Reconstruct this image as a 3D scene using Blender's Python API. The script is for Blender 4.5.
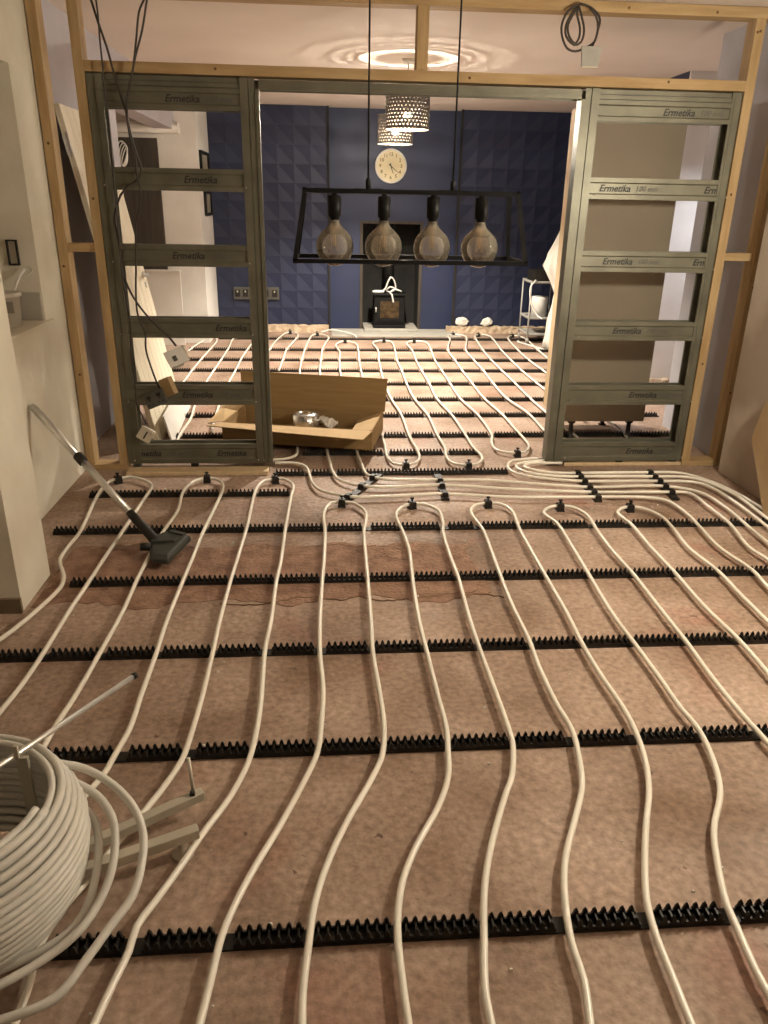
import bpy, bmesh, math, random
from mathutils import Vector, Matrix
random.seed(7)
R = math.radians
for _o in list(bpy.data.objects): bpy.data.objects.remove(_o)
scene = bpy.context.scene
COL = scene.collection

# ------------------------------------------------------------------ camera
CAM_H = 1.45
cam_d = bpy.data.cameras.new('camera'); cam = bpy.data.objects.new('camera', cam_d); COL.objects.link(cam)
cam_d.sensor_fit = 'AUTO'; cam_d.sensor_width = 36.0; cam_d.lens = 763.0 * 36.0 / 1024.0
cam_d.clip_start = 0.02; cam_d.clip_end = 60
_t, _y, _r = R(21.971), R(4.574), R(-1.084)
_f = Vector((math.sin(_y) * math.cos(_t), math.cos(_y) * math.cos(_t), -math.sin(_t)))
_rt = Vector((math.cos(_y), -math.sin(_y), 0)); _dn = _f.cross(_rt)
_r2 = math.cos(_r) * _rt + math.sin(_r) * _dn; _d2 = -math.sin(_r) * _rt + math.cos(_r) * _dn
cam.matrix_world = Matrix(((_r2.x, -_d2.x, -_f.x, 0), (_r2.y, -_d2.y, -_f.y, 0), (_r2.z, -_d2.z, -_f.z, CAM_H), (0, 0, 0, 1)))
scene.camera = cam
# ------------------------------------------------------------------ light and exposure
LAMP_FAR = 11000.0
LAMP_NEAR = 860.0
LAMP_SIDE = 330.0
w = bpy.data.worlds.new('night'); scene.world = w; w.use_nodes = True
w.node_tree.nodes['Background'].inputs[0].default_value = (0.02, 0.02, 0.025, 1)
w.node_tree.nodes['Background'].inputs[1].default_value = 0.3
vs = scene.view_settings
vs.view_transform = 'Standard'; vs.look = 'None'; vs.gamma = 1.0; vs.exposure = 0.0; vs.use_curve_mapping = False

# ------------------------------------------------------------------ materials
MATS = {}
def mat(name, col, rough=0.7, col2=None, scale=8.0, detail=5.0, bump=0.0, bscale=None, metal=0.0, stretch=(1, 1, 1), contrast=(0.35, 0.65), spec=0.5):
    m = bpy.data.materials.new(name); m.use_nodes = True; MATS[name] = m
    nt = m.node_tree; N = nt.nodes; L = nt.links; b = N['Principled BSDF']
    b.inputs['Roughness'].default_value = rough; b.inputs['Metallic'].default_value = metal
    b.inputs['Specular IOR Level'].default_value = spec
    b.inputs['Base Color'].default_value = (*col, 1)
    tc = N.new('ShaderNodeTexCoord'); mp = N.new('ShaderNodeMapping'); mp.inputs['Scale'].default_value = stretch
    L.new(tc.outputs['Object'], mp.inputs[0])
    c2 = col2 or tuple(c * 0.86 for c in col)
    nz = N.new('ShaderNodeTexNoise'); nz.inputs['Scale'].default_value = scale; nz.inputs['Detail'].default_value = detail
    L.new(mp.outputs[0], nz.inputs['Vector'])
    rp = N.new('ShaderNodeValToRGB'); rp.color_ramp.elements[0].position = contrast[0]; rp.color_ramp.elements[1].position = contrast[1]
    rp.color_ramp.elements[0].color = (*c2, 1); rp.color_ramp.elements[1].color = (*col, 1)
    L.new(nz.outputs['Fac'], rp.inputs[0]); L.new(rp.outputs[0], b.inputs['Base Color'])
    if bump:
        n2 = N.new('ShaderNodeTexNoise'); n2.inputs['Scale'].default_value = bscale or scale * 4; n2.inputs['Detail'].default_value = 6
        L.new(mp.outputs[0], n2.inputs['Vector'])
        bp = N.new('ShaderNodeBump'); bp.inputs['Strength'].default_value = bump; bp.inputs['Distance'].default_value = 0.01
        L.new(n2.outputs['Fac'], bp.inputs['Height']); L.new(bp.outputs[0], b.inputs['Normal'])
    return m
def emis(name, col, strength):
    m = bpy.data.materials.new(name); m.use_nodes = True; MATS[name] = m
    nt = m.node_tree; b = nt.nodes['Principled BSDF']
    b.inputs['Base Color'].default_value = (0.8, 0.8, 0.8, 1)
    b.inputs['Emission Color'].default_value = (*col, 1); b.inputs['Emission Strength'].default_value = strength
    # a little mottling of the glass envelope
    nz = nt.nodes.new('ShaderNodeTexNoise'); nz.inputs['Scale'].default_value = 40
    nt.links.new(nz.outputs['Fac'], b.inputs['Roughness'])
    return m
def floor_mat():
    m = bpy.data.materials.new('concrete'); m.use_nodes = True; MATS['concrete'] = m
    nt = m.node_tree; N = nt.nodes; L = nt.links; b = N['Principled BSDF']; b.inputs['Roughness'].default_value = 0.78
    b.inputs['Specular IOR Level'].default_value = 0.3
    tc = N.new('ShaderNodeTexCoord')
    def noise(s, d=6, off=0, dist=0):
        n = N.new('ShaderNodeTexNoise'); n.inputs['Scale'].default_value = s; n.inputs['Detail'].default_value = d; n.inputs['Distortion'].default_value = dist
        mp = N.new('ShaderNodeMapping'); mp.inputs['Location'].default_value = (off, off * .7, 0)
        L.new(tc.outputs['Object'], mp.inputs[0]); L.new(mp.outputs[0], n.inputs['Vector']); return n.outputs['Fac']
    def ramp(src, p0, p1, c0, c1):
        r = N.new('ShaderNodeValToRGB'); r.color_ramp.elements[0].position = p0; r.color_ramp.elements[1].position = p1
        r.color_ramp.elements[0].color = (*c0, 1); r.color_ramp.elements[1].color = (*c1, 1); L.new(src, r.inputs[0]); return r.outputs[0]
    def mix(f, a, c, mode='MIX'):
        x = N.new('ShaderNodeMix'); x.data_type = 'RGBA'; x.blend_type = mode
        if isinstance(f, float): x.inputs[0].default_value = f
        else: L.new(f, x.inputs[0])
        L.new(a, x.inputs[6]); L.new(c, x.inputs[7]); return x.outputs[2]
    base = ramp(noise(2.4, 12, 0, .4), .30, .64, (0.24, 0.158, 0.108), (0.46, 0.345, 0.275))
    red = ramp(noise(2.3, 7, 5, .6), .60, .76, (0, 0, 0), (.6, .6, .6))
    rc = N.new('ShaderNodeRGB'); rc.outputs[0].default_value = (0.36, 0.16, 0.12, 1)
    c = mix(red, base, rc.outputs[0])
    fine = ramp(noise(48, 8, 3), .3, .7, (.66, .63, .6), (1.14, 1.12, 1.1))
    c = mix(1.0, c, fine, 'MULTIPLY')
    dots = ramp(noise(21, 3, 9), .70, .74, (1, 1, 1), (.45, .40, .38))
    c = mix(1.0, c, dots, 'MULTIPLY')
    L.new(c, b.inputs['Base Color'])
    L.new(ramp(noise(3.1, 5, 12), .35, .65, (.50, .50, .50), (.80, .80, .80)), b.inputs['Roughness'])
    bp = N.new('ShaderNodeBump'); bp.inputs['Strength'].default_value = .6; bp.inputs['Distance'].default_value = .01
    L.new(noise(26, 10, 1), bp.inputs['Height']); L.new(bp.outputs[0], b.inputs['Normal'])
    return m
def glass_mat(name, tint, haze, hz=0.25, zlo=0.0, zhi=1.0):
    m = bpy.data.materials.new(name); m.use_nodes = True; MATS[name] = m
    nt = m.node_tree; N = nt.nodes; L = nt.links
    for n in list(N): N.remove(n)
    out = N.new('ShaderNodeOutputMaterial'); tr = N.new('ShaderNodeBsdfTransparent'); tr.inputs[0].default_value = (*tint, 1)
    gl = N.new('ShaderNodeBsdfGlossy'); gl.inputs['Roughness'].default_value = 0.03
    d0 = N.new('ShaderNodeBsdfDiffuse'); d0.inputs[0].default_value = (*haze, 1)
    t0 = N.new('ShaderNodeBsdfTranslucent'); t0.inputs[0].default_value = (*haze, 1)
    df = N.new('ShaderNodeMixShader'); df.inputs[0].default_value = .5; L.new(d0.outputs[0], df.inputs[1]); L.new(t0.outputs[0], df.inputs[2])
    tc = N.new('ShaderNodeTexCoord'); sp = N.new('ShaderNodeSeparateXYZ'); L.new(tc.outputs['Object'], sp.inputs[0])
    mr = N.new('ShaderNodeMapRange'); mr.inputs[1].default_value = zlo; mr.inputs[2].default_value = zhi; mr.inputs[3].default_value = hz * .25; mr.inputs[4].default_value = hz
    L.new(sp.outputs[2], mr.inputs[0])
    m1 = N.new('ShaderNodeMixShader'); L.new(mr.outputs[0], m1.inputs[0]); L.new(tr.outputs[0], m1.inputs[1]); L.new(df.outputs[0], m1.inputs[2])
    fr = N.new('ShaderNodeFresnel'); fr.inputs[0].default_value = 1.5
    m2 = N.new('ShaderNodeMixShader'); L.new(fr.outputs[0], m2.inputs[0]); L.new(m1.outputs[0], m2.inputs[1]); L.new(gl.outputs[0], m2.inputs[2])
    L.new(m2.outputs[0], out.inputs[0]); return m
floor_mat()
mat('screed', (0.34, 0.205, 0.14), .9, (0.20, 0.11, 0.07), 14, 9, .9, 60)
mat('plaster', (0.76, 0.73, 0.63), .85, (0.65, 0.60, 0.50), 3, 6, .25, 18)
mat('plaster_warm', (0.58, 0.51, 0.43), .85, (0.40, 0.32, 0.255), 1.8, 3, .25, 14, contrast=(.42, .58))
mat('lavender', (0.46, 0.44, 0.47), .85, (0.41, 0.39, 0.42), 3, 4, .08, 25)
mat('white_paint', (0.76, 0.73, 0.68), .6, (0.70, 0.67, 0.62), 4, 4, .05, 30)
mat('ceiling_paint', (0.72, 0.64, 0.58), .85, (0.68, 0.60, 0.54), 2, 3, .04, 30)
mat('blue_paint', (0.0155, 0.022, 0.058), .5, (0.014, 0.020, 0.052), 4, 4, .05, 30)
mat('blue_breast', (0.0195, 0.029, 0.076), .5, (0.0175, 0.026, 0.068), 4, 4, .04, 30)
mat('pine', (0.46, 0.325, 0.165), .7, (0.33, 0.21, 0.09), 5, 8, .2, 20, stretch=(6, 6, .7), contrast=(.3, .7))
mat('pine_x', (0.46, 0.325, 0.165), .7, (0.33, 0.21, 0.09), 5, 8, .2, 20, stretch=(.7, 6, 6), contrast=(.3, .7))
mat('knot', (0.16, 0.085, 0.035), .8)
mat('steel', (0.175, 0.168, 0.124), .42, (0.125, 0.12, 0.088), 6, 5, .04, 30, metal=.4)
mat('wood_old', (0.20, 0.145, 0.09), .8, (0.14, 0.10, 0.06), 5, 6)
mat('steel_dark', (0.12, 0.115, 0.10), .5, (0.08, 0.078, 0.07), 6, 5, metal=.4)
mat('ink', (0.02, 0.02, 0.02), .6)
mat('ink_faint', (0.10, 0.098, 0.085), .6)
mat('pipe', (0.86, 0.82, 0.72), .27, (0.80, 0.75, 0.65), 5, 4)
mat('pipe_coil', (0.72, 0.70, 0.64), .42, (0.62, 0.60, 0.54), 9, 4)
mat('black_plastic', (0.010, 0.0095, 0.009), .5, (0.024, 0.019, 0.014), 30, 4, .1, 60, spec=.35)
mat('black_metal', (0.006, 0.006, 0.006), .5, (0.010, 0.010, 0.010), 20, 3, spec=.2)
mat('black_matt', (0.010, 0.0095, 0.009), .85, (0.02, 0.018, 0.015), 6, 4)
mat('dark_brown', (0.060, 0.048, 0.036), .8, (0.045, 0.035, 0.026), 5, 5, .1, 20, stretch=(4, 4, .5))
mat('cable', (0.030, 0.022, 0.016), .5, (0.045, 0.032, 0.022), 20, 3)
mat('chrome', (0.80, 0.79, 0.76), .28, (0.7, 0.69, 0.66), 10, 3, metal=.7)
mat('galvanised', (0.62, 0.58, 0.48), .4, (0.48, 0.45, 0.37), 8, 4, metal=.35)
mat('vac_plastic', (0.045, 0.048, 0.040), .45, (0.035, 0.037, 0.031), 12, 4, .1, 60)
mat('cardboard', (0.30, 0.195, 0.08), .85, (0.25, 0.16, 0.065), 4, 5, .1, 40, stretch=(1, 1, 12))  # tone lowered to paint in the shade on the box panels
mat('cardboard_lit', (0.50, 0.35, 0.18), .85, (0.44, 0.30, 0.15), 4, 5, .1, 40)  # paler copy of the cardboard, paints the flaps as lit
mat('silver', (0.75, 0.74, 0.72), .25, (0.45, 0.44, 0.42), 25, 4, .5, 30, metal=.9)
mat('cabinet', (0.30, 0.245, 0.175), .6, (0.28, 0.228, 0.163), 3, 3)
mat('board_edge', (0.62, 0.47, 0.29), .7, (0.54, 0.40, 0.235), 5, 6, .1, 30, stretch=(6, 6, .6))
mat('door_cream', (0.74, 0.68, 0.54), .55, (0.68, 0.61, 0.47), 4, 4, .05, 20, stretch=(4, 4, .5))
mat('pale_board', (0.68, 0.64, 0.58), .7, (0.63, 0.59, 0.53), 3, 4)
mat('cloth', (0.72, 0.69, 0.62), .95, (0.62, 0.585, 0.52), 5, 5, .4, 14)
mat('white_plastic', (0.78, 0.76, 0.72), .4, (0.70, 0.68, 0.63), 10, 3)
mat('grey_plastic', (0.34, 0.33, 0.30), .6, (0.29, 0.28, 0.25), 10, 3)
mat('pattress', (0.62, 0.56, 0.44), .6, (0.55, 0.49, 0.38), 10, 3)
mat('lining', (0.016, 0.012, 0.008), .8, (0.013, 0.010, 0.006), 12, 3, spec=.1)
mat('trolley_metal', (0.50, 0.49, 0.46), .5, (0.44, 0.43, 0.40), 12, 3)
mat('shade_metal', (0.16, 0.145, 0.14), .55, (0.13, 0.118, 0.114), 12, 3)
mat('rubble', (0.58, 0.46, 0.33), .95, (0.40, 0.29, 0.19), 16, 7, 1.0, 30)
mat('stone', (0.42, 0.40, 0.35), .8, (0.35, 0.33, 0.28), 7, 6, .2, 30)
mat('clock_face', (0.74, 0.66, 0.42), .5, (0.70, 0.61, 0.38), 6, 3)
mat('clock_ink', (0.20, 0.15, 0.06), .6)
mat('picture', (0.40, 0.36, 0.27), .5, (0.22, 0.20, 0.15), 9, 5)
mat('tan_reflection', (0.42, 0.30, 0.16), .35, (0.10, 0.06, 0.03), 22, 6)  # tan mottle painted as a reflection in the stove glass
mat('orange', (0.70, 0.16, 0.04), .5)
mat('tan_board', (0.42, 0.29, 0.16), .8, (0.36, 0.24, 0.125), 3, 5, .1, 30)
mat('white_lump', (0.82, 0.79, 0.72), .9, (0.70, 0.66, 0.58), 20, 4, .5, 30)
mat('filament', (0.45, 0.33, 0.18), .4, metal=.8)
emis('bulb_warm', (1.0, 0.90, 0.75), LAMP_FAR)
emis('bulb_near', (1.0, 0.91, 0.73), LAMP_NEAR)
emis('bulb_side', (0.86, 0.90, 1.0), LAMP_SIDE)
glass_mat('smoked_glass', (0.93, 0.90, 0.84), (0.85, 0.76, 0.60), .32, -.06, .05)
glass_mat('stove_glass', (0.75, 0.68, 0.55), (0.3, 0.22, 0.12), .25, -1, 1)

# ------------------------------------------------------------------ mesh helpers
class MB:
    def __init__(s): s.v = []; s.f = []; s.sm = []
    def add(s, vs, fs, smooth=False):
        o = len(s.v); s.v += [tuple(v) for v in vs]
        for f in fs: s.f.append([i + o for i in f]); s.sm.append(smooth)
        return s
    def box(s, x0, x1, y0, y1, z0, z1, M=None):
        vs = [Vector(p) for p in ((x0, y0, z0), (x1, y0, z0), (x1, y1, z0), (x0, y1, z0), (x0, y0, z1), (x1, y0, z1), (x1, y1, z1), (x0, y1, z1))]
        if M: vs = [M @ v for v in vs]
        return s.add(vs, ((0, 3, 2, 1), (4, 5, 6, 7), (0, 1, 5, 4), (1, 2, 6, 5), (2, 3, 7, 6), (3, 0, 4, 7)))
    def frustum(s, cx, cy, z0, z1, a0, b0, a1, b1):
        vs = [(cx - a0, cy - b0, z0), (cx + a0, cy - b0, z0), (cx + a0, cy + b0, z0), (cx - a0, cy + b0, z0), (cx - a1, cy - b1, z1), (cx + a1, cy - b1, z1), (cx + a1, cy + b1, z1), (cx - a1, cy + b1, z1)]
        return s.add(vs, ((0, 3, 2, 1), (4, 5, 6, 7), (0, 1, 5, 4), (1, 2, 6, 5), (2, 3, 7, 6), (3, 0, 4, 7)))
    def prism(s, poly, axis, a0, a1):
        # poly: 2D points; axis 'x': (y,z), 'y': (x,z), 'z': (x,y)
        def P(p, a): return {'x': (a, p[0], p[1]), 'y': (p[0], a, p[1]), 'z': (p[0], p[1], a)}[axis]
        n = len(poly); vs = [P(p, a0) for p in poly] + [P(p, a1) for p in poly]
        fs = [list(range(n))[::-1], list(range(n, 2 * n))] + [(i, (i + 1) % n, n + (i + 1) % n, n + i) for i in range(n)]
        return s.add(vs, fs)
    def tube(s, pts, r, n=8, caps=True, closed=False):
        pts = [Vector(p) for p in pts]; m = len(pts); rr = r if isinstance(r, (list, tuple)) else [r] * m
        tg = []
        for i in range(m):
            if closed: t = pts[(i + 1) % m] - pts[i - 1]
            else: t = pts[min(i + 1, m - 1)] - pts[max(i - 1, 0)]
            tg.append(t.normalized() if t.length > 1e-9 else Vector((0, 0, 1)))
        up = Vector((0, 0, 1)) if abs(tg[0].z) < .9 else Vector((1, 0, 0))
        u = tg[0].cross(up).normalized(); vs = []
        for i in range(m):
            u = (u - tg[i] * u.dot(tg[i])); u = u.normalized() if u.length > 1e-6 else tg[i].orthogonal().normalized()
            b = tg[i].cross(u)
            for k in range(n):
                a = 2 * math.pi * k / n; vs.append(pts[i] + (u * math.cos(a) + b * math.sin(a)) * rr[i])
        fs = []
        for i in range(m if closed else m - 1):
            j = (i + 1) % m
            for k in range(n): fs.append((i * n + k, i * n + (k + 1) % n, j * n + (k + 1) % n, j * n + k))
        s.add(vs, fs, True)
        if caps and not closed:
            o = len(s.v) - m * n
            s.f.append([o + k for k in range(n)][::-1]); s.sm.append(False)
            s.f.append([o + (m - 1) * n + k for k in range(n)]); s.sm.append(False)
        return s
    def cyl(s, p0, p1, r, n=16): return s.tube([p0, p1], r, n)
    def lathe(s, prof, c=(0, 0, 0), n=24, axis='z', smooth=True):
        m = len(prof); vs = []
        for r, h in prof:
            for k in range(n):
                a = 2 * math.pi * k / n; q = (r * math.cos(a), r * math.sin(a), h)
                if axis == 'y': q = (q[0], q[2], q[1])
                if axis == 'x': q = (q[2], q[0], q[1])
                vs.append((c[0] + q[0], c[1] + q[1], c[2] + q[2]))
        fs = [(i * n + k, i * n + (k + 1) % n, (i + 1) * n + (k + 1) % n, (i + 1) * n + k) for i in range(m - 1) for k in range(n)]
        return s.add(vs, fs, smooth)
    def build(s, name, m, parent=None, loc=None, bevel=0):
        return link(name, s.mesh(name, m), parent, loc, bevel)
    def mesh(s, name, m):
        me = bpy.data.meshes.new(name); me.from_pydata(s.v, [], s.f); me.update()
        for p, q in zip(me.polygons, s.sm): p.use_smooth = q
        bm = bmesh.new(); bm.from_mesh(me); bmesh.ops.recalc_face_normals(bm, faces=bm.faces); bm.to_mesh(me); bm.free()
        me.materials.append(MATS[m]); return me
def link(name, me, parent=None, loc=None, bevel=0):
    o = bpy.data.objects.new(name, me); COL.objects.link(o)
    if loc: o.location = loc
    if parent: o.parent = parent
    if bevel:
        b = o.modifiers.new('bevel', 'BEVEL'); b.width = bevel; b.segments = 2; b.limit_method = 'ANGLE'
    return o
def tag(o, label, cat=None, group=None, kind=None):
    o['label'] = label
    if cat: o['category'] = cat
    if group: o['group'] = group
    if kind: o['kind'] = kind
    return o
def thing(name, label, cat, loc=(0, 0, 0), rz=0, group=None):
    o = bpy.data.objects.new(name, None); COL.objects.link(o); o.empty_display_size = .05
    o.location = loc; o.rotation_euler = (0, 0, rz); return tag(o, label, cat, group)
def struct(name, label, mb=None, m=None, bevel=0):
    if mb is None:
        o = bpy.data.objects.new(name, None); COL.objects.link(o)
    else: o = mb.build(name, m, bevel=bevel)
    o['kind'] = 'structure'; o['label'] = label; return o
def B(*a): return MB().box(*a)
def catmull(pts, step=.03, closed=False):
    P = [Vector(p) for p in pts]; out = []; n = len(P)
    rng = range(n) if closed else range(n - 1)
    for i in rng:
        if closed: p0, p1, p2, p3 = P[i - 1], P[i], P[(i + 1) % n], P[(i + 2) % n]
        else: p0, p1, p2, p3 = P[max(i - 1, 0)], P[i], P[i + 1], P[min(i + 2, n - 1)]
        d = (p2 - p1).length; k = max(2, int(d / step) + 1)
        # finite-difference tangents scaled by the segment lengths keep the curve tight
        l01 = max((p1 - p0).length, 1e-6); l23 = max((p3 - p2).length, 1e-6)
        t1 = (p2 - p0) / (l01 + d) * d if (p1 - p0).length > 1e-6 else (p2 - p1)
        t2 = (p3 - p1) / (l23 + d) * d if (p3 - p2).length > 1e-6 else (p2 - p1)
        for j in range(k):
            t = j / k; t2_, t3_ = t * t, t * t * t
            out.append(p1 * (2 * t3_ - 3 * t2_ + 1) + t1 * (t3_ - 2 * t2_ + t) + p2 * (-2 * t3_ + 3 * t2_) + t2 * (t3_ - t2_))
    if not closed: out.append(P[-1])
    return out
TXT = {}
def text_mesh(s, size, m, shear=.25, depth=.0006):
    key = (s, size, m, shear)
    if key in TXT: return TXT[key]
    c = bpy.data.curves.new('lettering', 'FONT'); c.body = s; c.size = size; c.shear = shear; c.extrude = depth; c.resolution_u = 2; c.offset = size * .02
    c.align_x = 'LEFT'; c.align_y = 'CENTER'
    o = bpy.data.objects.new('lettering', c); COL.objects.link(o)
    dg = bpy.context.evaluated_depsgraph_get(); dg.update()
    me = bpy.data.meshes.new_from_object(o.evaluated_get(dg)); me.materials.clear(); me.materials.append(MATS[m])
    bpy.data.objects.remove(o); TXT[key] = me; return me
# ------------------------------------------------------------------ the shell of the two rooms
ZN, ZF = 2.39, 2.44
floor = struct('floor', 'dusty reddish brown concrete floor running through both rooms', B(-3.4, 4.5, -2.2, 10.2, -.1, 0), 'concrete')
# rough strip of newer screed across the front room, ragged at its edges
def screed():
    top = []; bot = []; n = 46
    for i in range(n + 1):
        x = -1.13 + 1.83 * i / n
        top.append((x, 3.19 + random.uniform(-.012, .012) + .02 * math.sin(i * .7)))
        bot.append((x, 2.66 + random.uniform(-.02, .02) + .03 * math.sin(i * .45)))
    top[-1] = (.62, 3.1); bot[-1] = (.66, 2.78)
    return MB().prism(bot + top[::-1], 'z', -.004, .0022)
screed().build('screed_patch', 'screed', floor)
struct('ceiling', 'off white ceiling of the front room', B(-2.6, 2.6, -2.2, 4.385, ZN, 2.56), 'ceiling_paint')
struct('ceiling', 'off white ceiling of the back room beyond the timber frame', B(-3.4, 4.5, 4.385, 10.3, ZF, 2.56), 'ceiling_paint')
wl = MB()
wl.box(-2.05, -1.386, 2.93, 4.385, 0, .885); wl.box(-2.05, -1.386, 2.93, 4.385, 2.0, ZN)
wl.box(-2.05, -1.386, 3.985, 4.385, .885, 2.0); wl.box(-2.2, -2.05, 2.93, 4.385, 0, ZN)
struct('wall_left', 'cream plastered left wall with a recessed ledge', wl, 'plaster')
struct('wall_pier', 'cream plastered pier at the left edge', B(-2.6, -1.15, 2.62, 2.93, 0, ZN), 'plaster')
B(-2.4, -1.147, 2.605, 2.62, 0, .06).build('baseboard_pier', 'wood_old'); bpy.data.objects['baseboard_pier']['kind'] = 'structure'
bpy.data.objects['baseboard_pier']['label'] = 'narrow wooden skirting at the foot of the pier'
struct('wall_west', 'plastered wall beside the viewer', B(-2.6, -2.4, -2.2, 2.62, 0, ZN), 'plaster')
struct('wall_right', 'warm cream plastered right wall', B(2.335, 2.6, -2.2, 4.17, 0, ZN), 'plaster_warm')
struct('wall_back', 'plastered wall behind the viewer', B(-2.6, 2.6, -2.35, -2.2, 0, ZN), 'plaster_warm')
# back room
struct('wall_far_left', 'grey lavender wall seen through the left studs', B(-1.75, -1.48, 4.385, 6.25, 0, ZF), 'lavender')
struct('wall_lintel', 'grey lavender lintel over the wide opening to the hall', B(-1.66, -1.48, 6.25, 8.6, 2.10, ZF), 'lavender')
struct('wall_hall', 'white hall wall beside the blue panelling', B(-3.3, -1.27, 8.6, 9.47, 0, ZF), 'white_paint')
struct('wall_hall_side', 'white side wall of the hall', B(-3.4, -3.2, 6.1, 8.6, 0, ZF), 'white_paint')
struct('wall_hall_end', 'white end wall of the hall', B(-3.3, -1.75, 6.1, 6.25, 0, ZF), 'white_paint')
d1 = struct('door_1', 'dark brown boarded door in the white hall wall')
for i in range(6): B(-2.470 + i * .136, -2.470 + i * .136 + .133, 8.566 + .003 * (i % 2), 8.585, .01, 2.02).build('plank', 'dark_brown', d1)
B(-2.47, -1.655, 8.585, 8.599, .01, 2.02).build('backing', 'dark_brown', d1)
tr = MB(); tr.box(-2.53, -1.60, 8.575, 8.599, 2.02, 2.05); tr.box(-2.53, -2.475, 8.575, 8.599, 0, 2.02)
struct('trim_1', 'white architrave above the dark door', tr, 'white_paint')
# chimney breast with the fireplace opening, flanked by two panelled recesses
br = MB(); br.box(.05, .43, 9.6, 10.15, 0, ZF); br.box(1.16, 1.56, 9.6, 10.15, 0, ZF); br.box(.43, 1.16, 9.6, 10.15, 1.25, ZF)
struct('wall_chimney', 'smooth blue chimney breast with a dark fireplace opening', br, 'blue_breast')
ln = MB(); ln.box(.42, 1.17, 10.1, 10.16, 0, 1.26); ln.box(.428, .445, 9.61, 10.1, 0, 1.25); ln.box(1.145, 1.162, 9.61, 10.1, 0, 1.25); ln.box(.43, 1.16, 9.61, 10.1, 1.235, 1.255)
struct('wall_fireplace', 'black lining of the fireplace opening', ln, 'black_matt')
fr = MB(); fr.box(.42, .455, 9.585, 9.6, 0, 1.265); fr.box(1.135, 1.17, 9.585, 9.6, 0, 1.265); fr.box(.455, 1.135, 9.585, 9.6, 1.235, 1.265)
struct('trim_2', 'dark brown surround of the fireplace opening', fr, 'dark_brown')
def facet(name, w_, h_, sgn):
    d = .011
    # a square tile folded along its diagonal; front faces -Y
    hts = {'bl': d, 'br': 0, 'tr': d, 'tl': 0} if sgn < 0 else {'bl': 0, 'br': d, 'tr': 0, 'tl': d}
    vs = [(0, -.004 - hts['bl'], 0), (w_, -.004 - hts['br'], 0), (w_, -.004 - hts['tr'], h_), (0, -.004 - hts['tl'], h_), (0, 0, 0), (w_, 0, 0), (w_, 0, h_), (0, 0, h_)]
    fs = [(0, 1, 3), (1, 2, 3)] if sgn < 0 else [(0, 1, 2), (0, 2, 3)]
    fs += [(4, 7, 6, 5), (0, 4, 5, 1), (1, 5, 6, 2), (2, 6, 7, 3), (3, 7, 4, 0)]
    return MB().add(vs, fs).mesh(name, 'blue_paint')
for nm, x0, x1, sg, lab in (('wall_far_recess', -1.27, .05, -1, 'blue folded triangle panelling left of the chimney breast'), ('wall_far_recess', 1.56, 2.82, 1, 'blue folded triangle panelling right of the chimney breast')):
    wr = struct(nm, lab, B(x0 - (.48 if sg < 0 else 0), x1 + (.3 if sg > 0 else 0), 9.47, 10.15, 0, ZF), 'blue_paint')
    nx, nz = 7, 12; cw = (x1 - x0 - .012) / nx; ch = (ZF - .085) / nz
    me = facet('facet_panel', cw, ch, sg)
    for i in range(nx):
        for j in range(nz):
            link('facet_panel', me, wr, (x0 + .006 + i * cw, 9.468, .083 + j * ch))
for x in (.052, 1.553):  # dark strips paint in the shaded step on both sides of the breast
    struct('shadow_strip', 'dark strip standing in for the shadow at the %s edge of the chimney breast' % ('left' if x < 1 else 'right'), B(x - .012, x + .012, 9.44, 9.47, .02, ZF), 'black_matt')
def rough_strip(x0, x1, y0, y1, z1):
    m = MB(); n = int((x1 - x0) / .04); vs = []; fs = []
    for i in range(n + 1):
        x = x0 + (x1 - x0) * i / n; j = random.uniform
        vs += [(x, y0 + j(-.008, .008), 0), (x, y0 + .01 + j(-.01, .012), z1 * j(.45, .7)), (x, y0 + .015 + j(-.008, .01), z1 + j(-.016, .008)), (x, y1, z1 + j(-.01, .006)), (x, y1, 0)]
    for i in range(n):
        for k in range(5): a = i * 5 + k; b = i * 5 + (k + 1) % 5; fs.append((a, b, b + 5, a + 5))
    fs += [(0, 1, 2, 3, 4), tuple(n * 5 + k for k in range(5))[::-1]]
    return m.add(vs, fs)
struct('baseboard_far_left', 'rough broken plaster strip left of the hearth', rough_strip(-1.26, .04, 9.39, 9.44, .085), 'rubble')
struct('baseboard_far_right', 'rough broken plaster strip right of the hearth', rough_strip(1.47, 2.8, 9.38, 9.44, .085), 'rubble')
struct('wall_far_right', 'dark blue side wall of the back room', B(2.815, 3.1, 6.523, 9.47, 0, ZF), 'blue_paint')
struct('wall_passage', 'white wall facing the front room behind the beige cabinet', B(2.82, 4.4, 6.5, 6.523, 0, ZF), 'white_paint')
struct('wall_passage_end', 'white end wall of the side passage', B(4.3, 4.5, 5.2, 6.52, 0, ZF), 'white_paint')
struct('wall_nib', 'grey lavender wall behind the right studs', B(2.425, 4.4, 4.17, 5.2, 0, ZF), 'lavender')
struct('baseboard_passage', 'rough broken plaster strip below the passage wall', rough_strip(2.83, 3.6, 6.44, 6.498, .07), 'rubble')

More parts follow.
